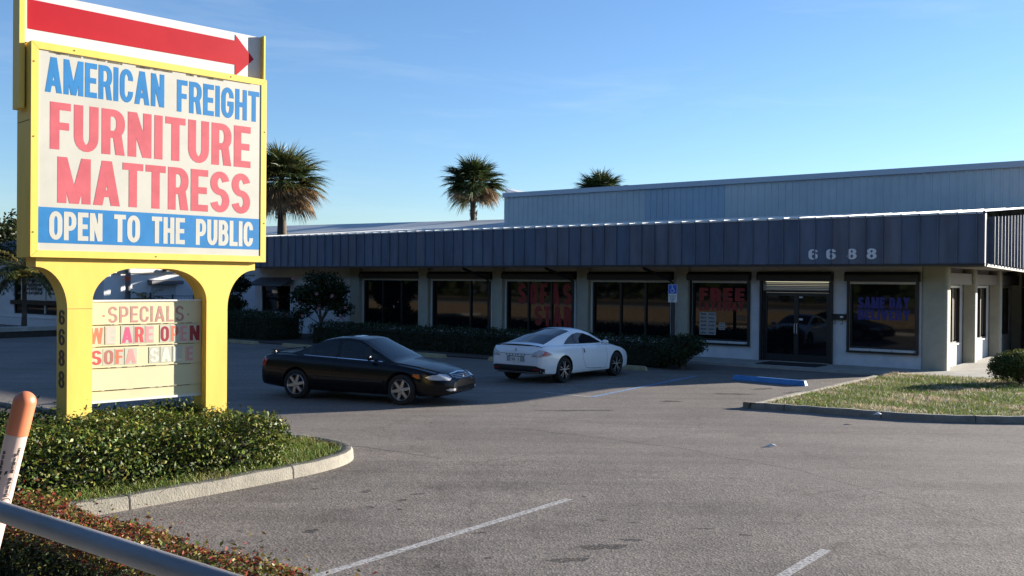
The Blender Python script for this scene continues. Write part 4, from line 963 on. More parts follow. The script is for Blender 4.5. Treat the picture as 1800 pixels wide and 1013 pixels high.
def car_body(root, sp):
    """lofted shell: cross sections along x (rear 0, front L), wheel openings cut, faces then split into body and glass"""
    L = sp['L']; xs = np.unique(np.concatenate([np.linspace(0, L, 76), np.array([.015, .03, .06, .1, .15, L - .015, L - .03, L - .06, L - .1, L - .15]), np.array(sp['cuts'])]))
    zb = smooth_table(sp['belt'], xs, .10); zr = smooth_table(sp['roof'], xs, .09); w = smooth_table(sp['width'], xs, .06); zs = smooth_table(sp['sill'], xs, .05)
    wb = smooth_table(sp['wbelt'], xs, .15); h = np.maximum(zr - zb, .0)
    crown = sp['crown']; rings = []
    for i, x in enumerate(xs):
        hh = max(h[i], .018); tum = sp['tumble']
        wg = lambda f: max(.05, (wb[i] - tum * hh * f) * (w[i] / max(w)))
        S, B_, W_ = zs[i], zb[i], w[i]; d = B_ - S
        lo = [(0, S), (W_ * .86, S), (W_ * .955, S + .05 * d), (W_ * .985, S + .16 * d), (W_ * .998, S + .34 * d), (W_ * 1.0, S + .52 * d), (W_ * .995, S + .66 * d), (W_ * .975, S + .80 * d), (W_ * .945, S + .90 * d), (W_ * .905, S + .965 * d)]
        gl = [(wg(0), B_ + hh * .0), (wg(.06), B_ + hh * .06), (wg(.35), B_ + hh * .35), (wg(.64), B_ + hh * .64), (wg(.88), B_ + hh * .88), (wg(.95) - .012, B_ + hh * .95)]
        top = wg(.97)
        cr = crown if hh > .05 else sp['hoodcrown']
        tp = [(top * .88, B_ + hh * .985 + cr * .22), (top * .62, B_ + hh + cr * .62), (top * .3, B_ + hh + cr * .9), (0, B_ + hh + cr)]
        rings.append(lo + gl + tp)
    n = len(rings[0]); vs, idx = [], []
    for i, rg in enumerate(rings):
        row = []
        for j, (y, z) in enumerate(rg): vs.append((xs[i], y, z)); row.append(len(vs) - 1)
        left = []
        for j, (y, z) in enumerate(rg):
            if y == 0: left.append(row[j])
            else: vs.append((xs[i], -y, z)); left.append(len(vs) - 1)
        idx.append((row, left))
    fs, ms = [], []
    def cls(xm, j):
        for m_, j0, j1, a, b in sp['glass']:
            if j0 <= j < j1 and a(xm, j) and b(xm, j): return m_
        for m_, j0, j1, a, b in sp.get('trim', []):
            if j0 <= j < j1 and a <= xm <= b: return m_
        return 0
    for i in range(len(xs) - 1):
        for j in range(n - 1):
            m_ = cls((xs[i] + xs[i + 1]) / 2, j)
            a, b = idx[i][0], idx[i + 1][0]; fs.append((a[j], b[j], b[j + 1], a[j + 1])); ms.append(m_)
            a, b = idx[i][1], idx[i + 1][1]; fs.append((a[j + 1], b[j + 1], b[j], a[j])); ms.append(m_)
    for e in (0, -1):
        a = idx[e][0]; b = idx[e][1]; fs.append(tuple(a) + tuple(b[1:-1][::-1])); ms.append(0)
    me = bpy.data.meshes.new('body'); me.from_pydata(vs, [], fs); me.polygons.foreach_set('material_index', ms)
    for m_ in sp['mats']: me.materials.append(m_)
    bm = bmesh.new(); bm.from_mesh(me); bmesh.ops.recalc_face_normals(bm, faces=bm.faces); bm.to_mesh(me); bm.free()
    tmp = bpy.data.objects.new('body_tmp', me); COL.objects.link(tmp)
    cut = MB(); wi = len(sp['mats']) - 1
    for ax_, r in ((sp['rear'], sp['arch']), (sp['front'], sp['arch'])):
        for sgn in (1, -1):
            y0, y1 = (.52, 1.3) if sgn > 0 else (-1.3, -.52); m = 32
            pr = [(ax_ + r * math.cos(2 * math.pi * k / m), y0, sp['wr'] + .015 + r * math.sin(2 * math.pi * k / m)) for k in range(m)]
            cut.prism(pr, (0, y1 - y0, 0), wi)
    co = cut.build('cut_tmp', sp['mats'])
    md = tmp.modifiers.new('b', 'BOOLEAN'); md.operation = 'DIFFERENCE'; md.object = co; md.solver = 'EXACT'
    dg = bpy.context.evaluated_depsgraph_get(); ev = tmp.evaluated_get(dg); r = bpy.data.meshes.new_from_object(ev)
    V = np.array([v.co[:] for v in r.vertices]); polys = [(tuple(p.vertices), p.material_index) for p in r.polygons]
    bpy.data.objects.remove(tmp); bpy.data.objects.remove(co)
    sp['bvh'] = BVHTree.FromPolygons([tuple(v) for v in V], [p[0] for p in polys])
    objs = {}
    for name, mi in sp['split']:
        sel = [p for p in polys if p[1] in mi]
        if not sel: continue
        used = sorted({i for p in sel for i in p[0]}); mp_ = {o: k for k, o in enumerate(used)}
        groups = [sel]
        if name in ('side_window',): groups = [[p for p in sel if V[p[0][0]][1] > 0], [p for p in sel if V[p[0][0]][1] <= 0]]
        if name == 'wheel_arch': groups = [[p for p in sel if (V[p[0][0]][1] > 0) == a_ and (V[p[0][0]][0] > L / 2) == b_] for a_ in (True, False) for b_ in (True, False)]
        for gsel in groups:
            used = sorted({i for p in gsel for i in p[0]}); mp_ = {o: k for k, o in enumerate(used)}
            q = bpy.data.meshes.new(name); q.from_pydata([tuple(V[i]) for i in used], [], [tuple(mp_[i] for i in p[0]) for p in gsel])
            slots = sorted({p[1] for p in gsel})
            for s_ in slots: q.materials.append(sp['mats'][s_])
            q.polygons.foreach_set('material_index', [slots.index(p[1]) for p in gsel]); q.polygons.foreach_set('use_smooth', [True] * len(gsel)); q.set_sharp_from_angle(angle=R(35))
            objs.setdefault(name, []).append(link(name, q, root))
    return objs
def decal(root, name, sp, outline, o, ux, uy, m, lift=.006, res=.02, parent=None, thick=.004, mats=None):
    """a plate shaped by its 2D outline, laid on to the body by casting along the view axis -(ux x uy)"""
    o, ux, uy = Vector(o), Vector(ux).normalized(), Vector(uy).normalized(); n = ux.cross(uy).normalized()
    bm = bmesh.new(); P = outline
    # densify the outline, then fill on a grid by cutting
    vs = [bm.verts.new((x, y, 0)) for x, y in P]; bm.faces.new(vs)
    X0, X1 = min(p[0] for p in P), max(p[0] for p in P); Y0, Y1 = min(p[1] for p in P), max(p[1] for p in P)
    for k in range(1, int((X1 - X0) / res) + 1):
        g = bm.verts[:] + bm.edges[:] + bm.faces[:]; bmesh.ops.bisect_plane(bm, geom=g, plane_co=(X0 + k * res, 0, 0), plane_no=(1, 0, 0))
    for k in range(1, int((Y1 - Y0) / res) + 1):
        g = bm.verts[:] + bm.edges[:] + bm.faces[:]; bmesh.ops.bisect_plane(bm, geom=g, plane_co=(0, Y0 + k * res, 0), plane_no=(0, 1, 0))
    good = True
    for v in bm.verts:
        w = o + ux * v.co.x + uy * v.co.y + n * 2.0
        hit, nr, _, _ = sp['bvh'].ray_cast(w, -n)
        if hit is None: v.co = Vector((0, 0, -99)); continue
        v.co = hit + n * lift
    bmesh.ops.delete(bm, geom=[v for v in bm.verts if v.co.z < -50], context='VERTS')
    me = bpy.data.meshes.new(name); bm.to_mesh(me); bm.free(); me.materials.append(m)
    me.polygons.foreach_set('use_smooth', [True] * len(me.polygons)); me.update()
    ob = link(name, me, parent or root)
    return ob
def seam_line(root, sp, name, pts, o, ux, uy, m, w=.008, lift=.0025):
    """thin dark shut line along a 2D path, laid on the body"""
    o, ux, uy = Vector(o), Vector(ux).normalized(), Vector(uy).normalized(); n = ux.cross(uy).normalized(); mb = MB(); Q = []
    for i in range(len(pts) - 1):
        a, b = Vector(pts[i]), Vector(pts[i + 1]); k = max(2, int((b - a).length / .04))
        Q += [a.lerp(b, t / k) for t in range(k)]
    Q.append(Vector(pts[-1])); prev = None
    for i, q in enumerate(Q):
        d = (Q[min(i + 1, len(Q) - 1)] - Q[max(i - 1, 0)]).normalized(); s_ = Vector((-d.y, d.x)) * w / 2; row = []
        for e in (q - s_, q + s_):
            hit = sp['bvh'].ray_cast(o + ux * e.x + uy * e.y + n * 2, -n)[0]
            row.append(None if hit is None else hit + n * lift)
        if prev and None not in prev and None not in row: mb.quad(prev[0], row[0], row[1], prev[1])
        prev = None if None in row else row
    return mb.build(name, m, root)
def wheel(root, x, y, side, r, wdt, style, steer=0):
    o = bpy.data.objects.new('wheel', None)
    t = MB(); ri = r * .70
    t.lathe([(ri, -wdt / 2 + .01), (r * .86, -wdt / 2 - .004), (r * .955, -wdt / 2 + .012), (r, -wdt / 2 + .04), (r, wdt / 2 - .04), (r * .955, wdt / 2 - .012), (r * .86, wdt / 2 + .004), (ri, wdt / 2 - .01)], 40, 'y')
    tyre = t.build('wheel', M['tyre'], root, 50); tyre.location = (x, y, r); tyre.rotation_euler.z = steer
    m = MB(); s = side; f = wdt / 2 * s
    m.lathe([(ri + .004, f - .012 * s), (ri * .97, f + .002 * s), (ri * .93, f - .012 * s), (ri * .90, f - .075 * s)], 40, 'y', m=0 if style == 'six' else 1)
    m.lathe([(ri * .90, f - .074 * s), (.001, f - .082 * s)], 40, 'y', m=1)
    if style == 'six':
        for k in range(6):
            a = R(60 * k + 12); c, sn = math.cos(a), math.sin(a); pc, ps = -sn, c
            P = lambda rr, q, d: (rr * c + q * pc, f + d * s, rr * sn + q * ps)
            m.add([P(.02, -.036, -.012), P(ri * .94, -.026, -.012), P(ri * .94, .026, -.012), P(.02, .036, -.012), P(.02, -.045, -.05), P(ri * .94, -.034, -.05), P(ri * .94, .034, -.05), P(.02, .045, -.05)], [(0, 1, 2, 3), (0, 4, 5, 1), (3, 2, 6, 7), (1, 5, 6, 2)])
        m.lathe([(.052, f - .012 * s), (.045, f - .002 * s), (.001, f + .001 * s)], 20, 'y')
    else:
        for k in range(5):
            for off in (-11, 11):
                a = R(72 * k + 18 + off); c, sn = math.cos(a), math.sin(a); pc, ps = -sn, c
                P = lambda rr, q, d: (rr * c + q * pc, f + d * s, rr * sn + q * ps)
                m.add([P(.03, -.009, -.010), P(ri * .95, -.011, -.008), P(ri * .95, .011, -.008), P(.03, .009, -.010), P(.03, -.016, -.05), P(ri * .95, -.018, -.05), P(ri * .95, .018, -.05), P(.03, .016, -.05)], [(0, 1, 2, 3)], 0)
                m.add([P(.03, -.009, -.0105), P(ri * .95, -.011, -.0085), P(.03, -.016, -.05), P(ri * .95, -.018, -.05), P(.03, .009, -.0105), P(ri * .95, .011, -.0085), P(.03, .016, -.05), P(ri * .95, .018, -.05)], [(0, 2, 3, 1), (4, 5, 7, 6)], 1)
        m.lathe([(.04, f - .010 * s), (.034, f + .0 * s), (.001, f + .002 * s)], 20, 'y')
    m.build('rim', [M['rim'], M['rimdark']], tyre, 40)
    return tyre
def mirrorpod(root, x, y, z, s, m):
    b = MB(); b.lathe([(.001, -.05), (.05, -.045), (.075, -.01), (.07, .03), (.05, .045), (.001, .047)], 16, 'x', (0, 0, 0))
    o = b.build('door_mirror', [m, M['plastic']], root, 50); o.scale = (.85, 1.35, .85); o.location = (x, y + s * .10, z)
    a = MB(); a.tube([(0, -s * .09, -.035), (0, 0, -.02)], .022, 8); a.build('mirror_arm', M['plastic'], o)
    return o
SIDE = lambda s: dict(ux=(-s, 0, 0), uy=(0, 0, 1))      # axes for things laid on a flank: s=+1 left, -1 right

# --- dark two-door coupe driving across the lot
M['navy'] = car_paint('black_navy_paint', (.003, .004, .007), .25, .12)
dk = dict(L=4.83, rear=1.07, front=3.74, wr=.325, arch=.375, tumble=.42, crown=.035, hoodcrown=.035,
    belt=[(0, .62), (.03, .80), (.10, .935), (.3, .985), (.75, .995), (1.4, .965), (2.4, .925), (3.2, .895), (3.6, .87), (4.1, .795), (4.5, .70), (4.72, .60), (4.83, .50)],
    roof=[(0, .60), (.78, .985), (.95, 1.03), (1.65, 1.315), (1.95, 1.365), (2.25, 1.375), (2.6, 1.34), (3.45, .915), (3.6, .87), (4.83, .50)],
    width=[(0, .66), (.06, .77), (.2, .83), (.6, .88), (1.4, .905), (3.6, .905), (4.2, .87), (4.5, .80), (4.7, .69), (4.8, .58), (4.83, .52)],
    wbelt=[(0, .72), (.8, .72), (1.4, .765), (2.8, .775), (3.4, .75), (4.0, .70), (4.83, .6)],
    sill=[(0, .34), (.1, .27), (.7, .22), (1.2, .20), (3.6, .19), (4.3, .20), (4.7, .23), (4.83, .30)],
    cuts=[1.02, 1.12, 2.05, 2.14, 2.55, 3.34], mats=[M['navy'], M['carglass'], M['carglass'], M['carglass'], M['plastic'], M['wellblack']],
    glass=[(1, 11, 14, lambda x, j: 1.30 + (13 - j) * -.12 < x < 2.04, lambda x, j: True), (2, 11, 14, lambda x, j: 2.15 < x < 3.30 - (j - 11) * .20, lambda x, j: True),
           (3, 15, 19, lambda x, j: .98 < x < 1.62, lambda x, j: True), (3, 15, 19, lambda x, j: 2.66 < x < 3.42, lambda x, j: True)],
    split=[('body', (0,)), ('side_window', (1, 2)), ('windscreen', (3,)), ('wheel_arch', (5,))])
ang = math.atan2(-.98, 2.34)
hd = Vector((math.cos(ang), math.sin(ang), 0)); lf = Vector((-hd.y, hd.x, 0))
midp = (ground(523, 700) + ground(708, 712)) / 2
CS = .945
org = midp + lf * .80 * CS - hd * (dk['rear'] + dk['front']) / 2 * CS
c1 = empty('parked_car', 'black two-door coupe crossing the shaded lot with silver six-spoke wheels', 'car', org, ang); c1.name = 'dark_coupe'; c1.scale = (CS,) * 3
car_body(c1, dk)
for x in (dk['rear'], dk['front']):
    for s in (1, -1): wheel(c1, x, s * .80, s, .325, .205, 'six')
for s in (1, -1):
    sd = SIDE(s); fx = lambda x: -s * x
    seam_line(c1, dk, 'door_seam', [(fx(2.06), .955), (fx(2.02), .62), (fx(2.10), .30), (fx(3.05), .275), (fx(3.22), .50), (fx(3.25), .86)], (0, 0, 0), sd['ux'], sd['uy'], M['wellblack'])
    decal(c1, 'door_handle', dk, [(fx(2.10), .70), (fx(2.24), .70), (fx(2.24), .735), (fx(2.10), .735)][::s and 1], (0, 0, 0), sd['ux'], sd['uy'], M['navy'], lift=.018)
    seam_line(c1, dk, 'window_trim', [(fx(1.20), .975), (fx(1.7), .957), (fx(2.4), .932), (fx(3.22), .902)], (0, 0, 0), sd['ux'], sd['uy'], M['chrome'], .014, .006)
    seam_line(c1, dk, 'side_moulding', [(fx(1.5), .50), (fx(3.3), .49)], (0, 0, 0), sd['ux'], sd['uy'], M['plastic'], .05, .010)
    mirrorpod(c1, 3.0, s * .83, .985, s, M['navy'])
    decal(c1, 'headlight', dk, [(a * 1, b) for a, b in ((s * .45, .585), (s * .50, .665), (s * .62, .685), (s * .78, .66), (s * .838, .615), (s * .82, .56), (s * .6, .55))], (4.4, 0, 0), (0, 1, 0), (0, 0, 1), M['lampglass'], lift=.008)
    decal(c1, 'indicator', dk, [(fx(4.02), .63), (fx(4.02), .675), (fx(4.16), .67), (fx(4.20), .58), (fx(4.12), .585)], (0, 0, 0), sd['ux'], sd['uy'], M['amber'], lift=.012)
    decal(c1, 'fog_lamp', dk, [(s * .46, .335), (s * .46, .375), (s * .62, .38), (s * .68, .355), (s * .62, .325)], (4.4, 0, 0), (0, 1, 0), (0, 0, 1), M['lampglass'], lift=.010)
    decal(c1, 'tail_light', dk, [(fx(.02), .70), (fx(.03), .86), (fx(.16), .905), (fx(.27), .83), (fx(.20), .71)], (0, 0, 0), sd['ux'], sd['uy'], M['redlens'], lift=.010)
decal(c1, 'grille', dk, [(-.40, .60), (-.36, .665), (0, .69), (.36, .665), (.40, .60), (.30, .555), (-.30, .555)], (4.4, 0, 0), (0, 1, 0), (0, 0, 1), M['plastic'], lift=.010)
seam_line(c1, dk, 'grille_trim', [(-.41, .60), (-.37, .672), (0, .70), (.37, .672), (.41, .60)], (4.4, 0, 0), (0, 1, 0), (0, 0, 1), M['chrome'], .016, .014)
for z in (.585, .615, .645): seam_line(c1, dk, 'grille_bar', [(-.36, z), (.36, z)], (4.4, 0, 0), (0, 1, 0), (0, 0, 1), M['chrome'], .006, .014)
mb = MB(); mb.lathe([(.001, .0), (.045, .0), (.045, .006), (.001, .008)], 20, 'x'); o = mb.build('emblem', M['chrome'], c1); o.location = (4.80, 0, .62); o.scale = (1, 1.4, 1)
decal(c1, 'air_intake', dk, [(-.42, .32), (-.44, .40), (.44, .40), (.42, .32)], (4.4, 0, 0), (0, 1, 0), (0, 0, 1), M['wellblack'], lift=.008)
mb = MB(); mb.box(-.015, .0, -.15, .15, -.075, .075); o = mb.build('number_plate', M['white'], c1); o.location = (-.006, 0, .64)
mb = MB()
prof = [(.16, 1.035), (.30, 1.06), (.36, 1.055), (.30, 1.035)]
mb.prism([(x, -.62, z) for x, z in prof], (0, 1.24, 0)); mb.box(.26, .32, -.60, -.56, .985, 1.037); mb.box(.26, .32, .56, .60, .985, 1.037); mb.build('spoiler', M['navy'], c1, 30)
decal(c1, 'sunroof', dk, [(1.98, -.36), (2.42, -.36), (2.42, .36), (1.98, .36)], (0, 0, 1), (1, 0, 0), (0, 1, 0), M['tint'], lift=.004)
# cabin: seats, dash, wheel
for sx, sy, nm in ((2.25, .36, 'seat'), (2.25, -.36, 'seat'), (1.45, 0, 'rear_seat')):
    wv = .24 if nm == 'seat' else .55
    mb = MB(); mb.prism([(sx - .05, sy - wv, .45), (sx + .45, sy - wv, .48), (sx + .45, sy - wv, .58), (sx + .05, sy - wv, .60), (sx - .12, sy - wv, 1.06), (sx - .24, sy - wv, 1.06)], (0, 2 * wv, 0))
    if nm == 'seat': mb.box(sx - .24, sx - .15, sy - .12, sy + .12, 1.065, 1.22)
    o = mb.build(nm, M['seat'], c1); bv = o.modifiers.new('soft', 'BEVEL'); bv.width = .03; bv.segments = 2
mb = MB(); mb.prism([(2.85, -.68, .62), (3.25, -.68, .62), (3.3, -.68, .86), (2.95, -.68, .90), (2.85, -.68, .80)], (0, 1.36, 0)); mb.build('dashboard', M['plastic'], c1)
mb = MB(); k = 20; mb.tube([(2.80 + .06 * math.cos(2 * math.pi * i / k), .36 + .18 * math.sin(2 * math.pi * i / k), .86 + .17 * math.cos(2 * math.pi * i / k)) for i in range(k + 1)], .014, 8); mb.build('steering_wheel', M['plastic'], c1)

# --- person at the wheel: one skinned figure, seated, hands on the wheel
def skinned(name, verts, edges, radii, m, parent=None, root=0, sub=2):
    me = bpy.data.meshes.new(name); me.from_pydata(verts, edges, []); o = link(name, me, parent); me.materials.append(m)
    sk = o.modifiers.new('skin', 'SKIN'); sk.use_smooth_shade = True
    if not me.skin_vertices: me.skin_vertices.new(name='s')
    for i, r in enumerate(radii): me.skin_vertices[0].data[i].radius = (r, r) if not isinstance(r, tuple) else r
    me.skin_vertices[0].data[root].use_root = True
    ss = o.modifiers.new('sub', 'SUBSURF'); ss.levels = sub; ss.render_levels = sub
    dg = bpy.context.evaluated_depsgraph_get(); r = bpy.data.meshes.new_from_object(o.evaluated_get(dg)); o.modifiers.clear(); o.data = r
    r.polygons.foreach_set('use_smooth', [True] * len(r.polygons))
    return o
pw = Matrix.Translation(org) @ Matrix.Rotation(ang, 4, 'Z') @ Matrix.Scale(CS, 4)
pe = empty('person', 'person in a pale yellow top seated at the wheel of the black coupe', 'person', pw @ Vector((2.33, .36, .60)), ang); pe.scale = (CS,) * 3
M['skin'] = mat('skin', (.42, .24, .16), .5); M['shirt'] = mat('pale_yellow_shirt', (.55, .50, .24), .8); M['hair'] = mat('dark_hair', (.02, .014, .01), .6); M['jeans'] = mat('jeans', (.04, .06, .12), .85)
V_ = [(0, 0, .06), (-.06, 0, .22), (-.10, 0, .38), (-.11, 0, .47), (-.10, 0, .535), (-.085, 0, .60), (-.075, 0, .68),           # 0-6 trunk, neck, head
      (-.11, .17, .43), (.08, .23, .25), (.34, .15, .30), (-.11, -.17, .43), (.08, -.23, .25), (.34, -.15, .30),                    # arms
      (.05, .10, .05), (.42, .11, .10), (.62, .11, -.22), (.05, -.10, .05), (.42, -.11, .10), (.62, -.11, -.22)]
E_ = [(0, 1), (1, 2), (2, 3), (3, 4), (4, 5), (5, 6), (3, 7), (7, 8), (8, 9), (3, 10), (10, 11), (11, 12), (0, 13), (13, 14), (14, 15), (0, 16), (16, 17), (17, 18)]
R_ = [(.15, .11), (.14, .10), (.16, .10), .10, .052, .072, .085, .06, .047, .03, .06, .047, .03, .09, .065, .045, .09, .065, .045]
body = skinned('body', V_, E_, R_, M['skin'], pe)
def shell(src, name, m, cond, off):
    me = src.data; keep = [p for p in me.polygons if cond(p.center)]; used = sorted({i for p in keep for i in p.vertices}); k = {o: i for i, o in enumerate(used)}
    q = bpy.data.meshes.new(name); q.from_pydata([tuple(me.vertices[i].co + me.vertices[i].normal * off) for i in used], [], [tuple(k[i] for i in p.vertices) for p in keep]); q.materials.append(m); q.polygons.foreach_set('use_smooth', [True] * len(keep)); return link(name, q, src.parent)
shell(body, 'shirt', M['shirt'], lambda c: (c.z > .05 and c.z < .505 and c.x < .16 and not (c.x > .12 and c.z < .16)), .012)
shell(body, 'trousers', M['jeans'], lambda c: c.z < .09 or (c.x > .15 and c.z < .16), .010)
mb = MB(); mb.lathe([(.001, .80), (.05, .79), (.085, .745), (.095, .69), (.092, .64), (.08, .60)], 18); o = mb.build('hair', M['hair'], pe, 60); o.location = (-.095, 0, -.005)
mb = MB(); mb.lathe([(.001, .03), (.010, .02), (.014, 0), (.010, -.02), (.001, -.022)], 10); o = mb.build('nose', M['skin'], pe, 60); o.location = (.012, 0, .645)
for s in (1, -1):
    for k in range(5):
        a = R(-30 + 22 * k); f = MB()
        if k < 4: f.tube([(.34, s * .15, .30), (.385, s * (.165 + .006 * k), .335 - .028 * k), (.43, s * (.16), .325 - .03 * k), (.42, s * .13, .32 - .03 * k)], [.012, .010, .009, .007], 6)
        else: f.tube([(.345, s * .14, .31), (.38, s * .12, .335), (.41, s * .115, .35)], [.012, .010, .008], 6)
        f.build('finger', M['skin'], pe, 60)

# --- white sports coupe parked facing the store
M['pearl'] = car_paint('white_paint', (.78, .80, .82), .28, .6)
wt = dict(L=4.58, rear=.93, front=3.505, wr=.335, arch=.375, tumble=.52, crown=.045, hoodcrown=.045,
    belt=[(0, .70), (.02, .86), (.06, .955), (.2, .985), (.55, .985), (1.0, .975), (1.6, .945), (2.3, .925), (3.0, .915), (3.35, .90), (3.8, .825), (4.2, .72), (4.45, .59), (4.58, .46)],
    roof=[(0, .68), (.22, .98), (.34, 1.0), (1.0, 1.19), (1.6, 1.315), (1.95, 1.345), (2.2, 1.335), (2.5, 1.27), (3.2, .955), (3.4, .895), (4.58, .46)],
    width=[(0, .70), (.05, .79), (.2, .86), (.5, .905), (.95, .925), (1.7, .90), (2.6, .895), (3.5, .92), (3.9, .885), (4.25, .79), (4.45, .66), (4.58, .48)],
    wbelt=[(0, .66), (.4, .66), (1.0, .68), (1.8, .755), (2.6, .755), (3.2, .70), (4.0, .64), (4.58, .5)],
    sill=[(0, .40), (.03, .31), (.2, .24), (.6, .22), (1.2, .20), (3.3, .19), (4.0, .20), (4.4, .22), (4.58, .30)],
    cuts=[.40, 1.30, 1.42, 1.96, 2.06, 3.0], mats=[M['pearl'], M['tint'], M['tint'], M['tint'], M['plastic'], M['wellblack']],
    glass=[(3, 15, 19, lambda x, j: .36 < x < 1.62, lambda x, j: True), (3, 15, 19, lambda x, j: 2.34 < x < 3.16, lambda x, j: True)],
    split=[('body', (0,)), ('side_window', (1, 2)), ('rear_window', (3,)), ('wheel_arch', (5,))])
ang2 = math.atan2(.79, .61); hd = Vector((math.cos(ang2), math.sin(ang2), 0)); lf = Vector((-hd.y, hd.x, 0))
midp = (ground(985, 673) + ground(1080, 660)) / 2
CS2 = .955
org2 = midp + lf * .80 * CS2 - hd * (wt['rear'] + wt['front']) / 2 * CS2
c2 = empty('white_coupe', 'white sports coupe with a low spoiler and dark wheels parked nose in to the hedge', 'car', org2, ang2); c2.scale = (CS2,) * 3
car_body(c2, wt)
for x in (wt['rear'], wt['front']):
    for s in (1, -1): wheel(c2, x, s * .795, s, .335, .225, 'ten')
RV = dict(ux=(0, -1, 0), uy=(0, 0, 1))
for s in (1, -1):
    sd = SIDE(s); fx = lambda x: -s * x
    seam_line(c2, wt, 'door_seam', [(fx(1.83), .94), (fx(1.80), .62), (fx(1.95), .33), (fx(2.9), .27), (fx(3.0), .42), (fx(2.98), .86)], (0, 0, 0), sd['ux'], sd['uy'], M['wellblack'])
    decal(c2, 'door_handle', wt, [(fx(1.86), .74), (fx(1.91), .74), (fx(1.90), .85), (fx(1.86), .85)], (0, 0, 0), sd['ux'], sd['uy'], M['plastic'], lift=.010)
    gz = [(1.18, .985), (1.32, 1.07), (1.50, 1.155), (1.72, 1.23), (1.98, 1.262), (2.24, 1.235), (2.5, 1.165), (2.74, 1.075), (3.0, .955), (2.4, .962), (1.8, .972)]
    sw = decal(c2, 'side_window', wt, [(fx(a), b) for a, b in gz], (0, 0, 0), sd['ux'], sd['uy'], M['tint'], lift=.004)
    seam_line(c2, wt, 'window_bar', [(fx(1.80), .972), (fx(1.66), 1.06), (fx(1.70), 1.225)], (0, 0, 0), sd['ux'], sd['uy'], M['plastic'], .022, .007)
    mirrorpod(c2, 2.84, s * .83, .985, s, M['pearl'])
    seam_line(c2, wt, 'sill_skirt', [(fx(1.32), .255), (fx(3.12), .245)], (0, 0, 0), sd['ux'], sd['uy'], M['pearl'], .07, .012)
    # tail lamp wraps from the rear face round the flank: laid on at 45 degrees
    du = Vector((-.71, s * .71, 0)); u = Vector((0, 0, 1)).cross(du)
    q = [(-.30, .70), (-.22, .80), (-.10, .885), (.03, .875), (.20, .81), (.29, .755), (.14, .705)]
    q = [(a * (s), b) for a, b in q]
    oo = Vector((.10, s * .80, 0))
    tl = decal(c2, 'tail_light', wt, [(-a * 1.0, b) for a, b in q] if True else q, oo, u, (0, 0, 1), M['lampglass'], lift=.010)
    decal(c2, 'tail_light_lens', wt, [(-a * .48 + (-.10) * s, .735 + (b - .70) * .58) for a, b in q], oo, u, (0, 0, 1), M['redlens'], lift=.016, parent=tl)
    decal(c2, 'reflector', wt, [(s * .56, .36), (s * .56, .40), (s * .72, .40), (s * .70, .36)], (0, 0, 0), RV['ux'], RV['uy'], M['redlens'], lift=.014)
decal(c2, 'rear_valance', wt, [(-.80, .20), (-.83, .40), (-.66, .475), (.66, .475), (.83, .40), (.80, .20)], (0, 0, 0), RV['ux'], RV['uy'], M['plastic'], lift=.008, res=.04)
seam_line(c2, wt, 'boot_seam', [(-.62, .83), (-.5, .765), (.5, .765), (.62, .83)], (0, 0, 0), RV['ux'], RV['uy'], M['wellblack'], .009)
decal(c2, 'plate_recess', wt, [(-.27, .565), (-.27, .70), (.27, .70), (.27, .565)], (0, 0, 0), RV['ux'], RV['uy'], mat('recess_white', (.36, .38, .40), .5), lift=.004)
seam_line(c2, wt, 'recess_edge', [(-.275, .56), (-.275, .704), (.275, .704), (.275, .56)], (0, 0, 0), RV['ux'], RV['uy'], M['plastic'], .014, .008)
hp = wt['bvh'].ray_cast(Vector((-2, 0, .63)), Vector((1, 0, 0)))[0].x
mb = MB(); mb.box(hp - .022, hp - .010, -.155, .155, .56, .69)
text(mb, '507 1', (hp - .0222, .11, .59), (0, -1, 0), (0, 0, 1), .22, .065, .0015, .17, .15, .15, 1); mb.build('number_plate', [M['white'], M['ink']], c2)
def badge(st, z, h, w):
    hx = wt['bvh'].ray_cast(Vector((-2, 0, z)), Vector((1, 0, 0)))[0].x
    mb = MB(); text(mb, st, (0, 0, 0), (0, -1, 0), (0, 0, 1), w, h, .004, .2, .18, .5)
    for i, (x, y, zz) in enumerate(mb.v):
        y += w / 2; hit = wt['bvh'].ray_cast(Vector((-2, y, z + zz)), Vector((1, 0, 0)))[0]; mb.v[i] = ((hit.x if hit else hx) + x - .003, y, z + zz)
    return mb.build('badge', mat('badge_grey', (.03, .05, .09), .4) if 'badge_grey' not in bpy.data.materials else bpy.data.materials['badge_grey'], c2)
badge('ECLIPSE', .725, .032, .62)
mb = MB()
for k in range(3):
    a = R(90 + 120 * k); b = a + R(30); c = a - R(30); rr = .055
    P = lambda t, r: (0, -r * math.cos(t), r * math.sin(t))
    mb.prism([P(a, .003), P(c, rr * .56), P(a, rr), P(b, rr * .56)], (-.006, 0, 0))
hx = wt['bvh'].ray_cast(Vector((-2, 0, .865)), Vector((1, 0, 0)))[0].x
o = mb.build('emblem', bpy.data.materials['badge_grey'], c2); o.location = (hx - .004, 0, .86)
mb = MB()                                                  # ducktail spoiler following the tail edge
n = 14; top, bot = [], []
for i in range(n + 1):
    y = -.74 + 1.48 * i / n; c = 1 - (abs(y) / .74) ** 3
    top.append((.03 + .10 * (abs(y) / .74) ** 2, y, .965 + .05 * c)); bot.append((.22 + .10 * (abs(y) / .74) ** 2, y, .982 + .02 * c))
for i in range(n):
    mb.quad(top[i], top[i + 1], bot[i + 1], bot[i], 0); lo = lambda p: (p[0] + .02, p[1], p[2] - .04); lb_ = lambda p: (p[0], p[1], p[2] - .05)
    mb.quad(top[i], lo(top[i]), lo(top[i + 1]), top[i + 1], 1); mb.quad(lo(top[i]), lb_(bot[i]), lb_(bot[i + 1]), lo(top[i + 1]), 1)
mb.build('spoiler', [M['pearl'], M['plastic']], c2, 40)

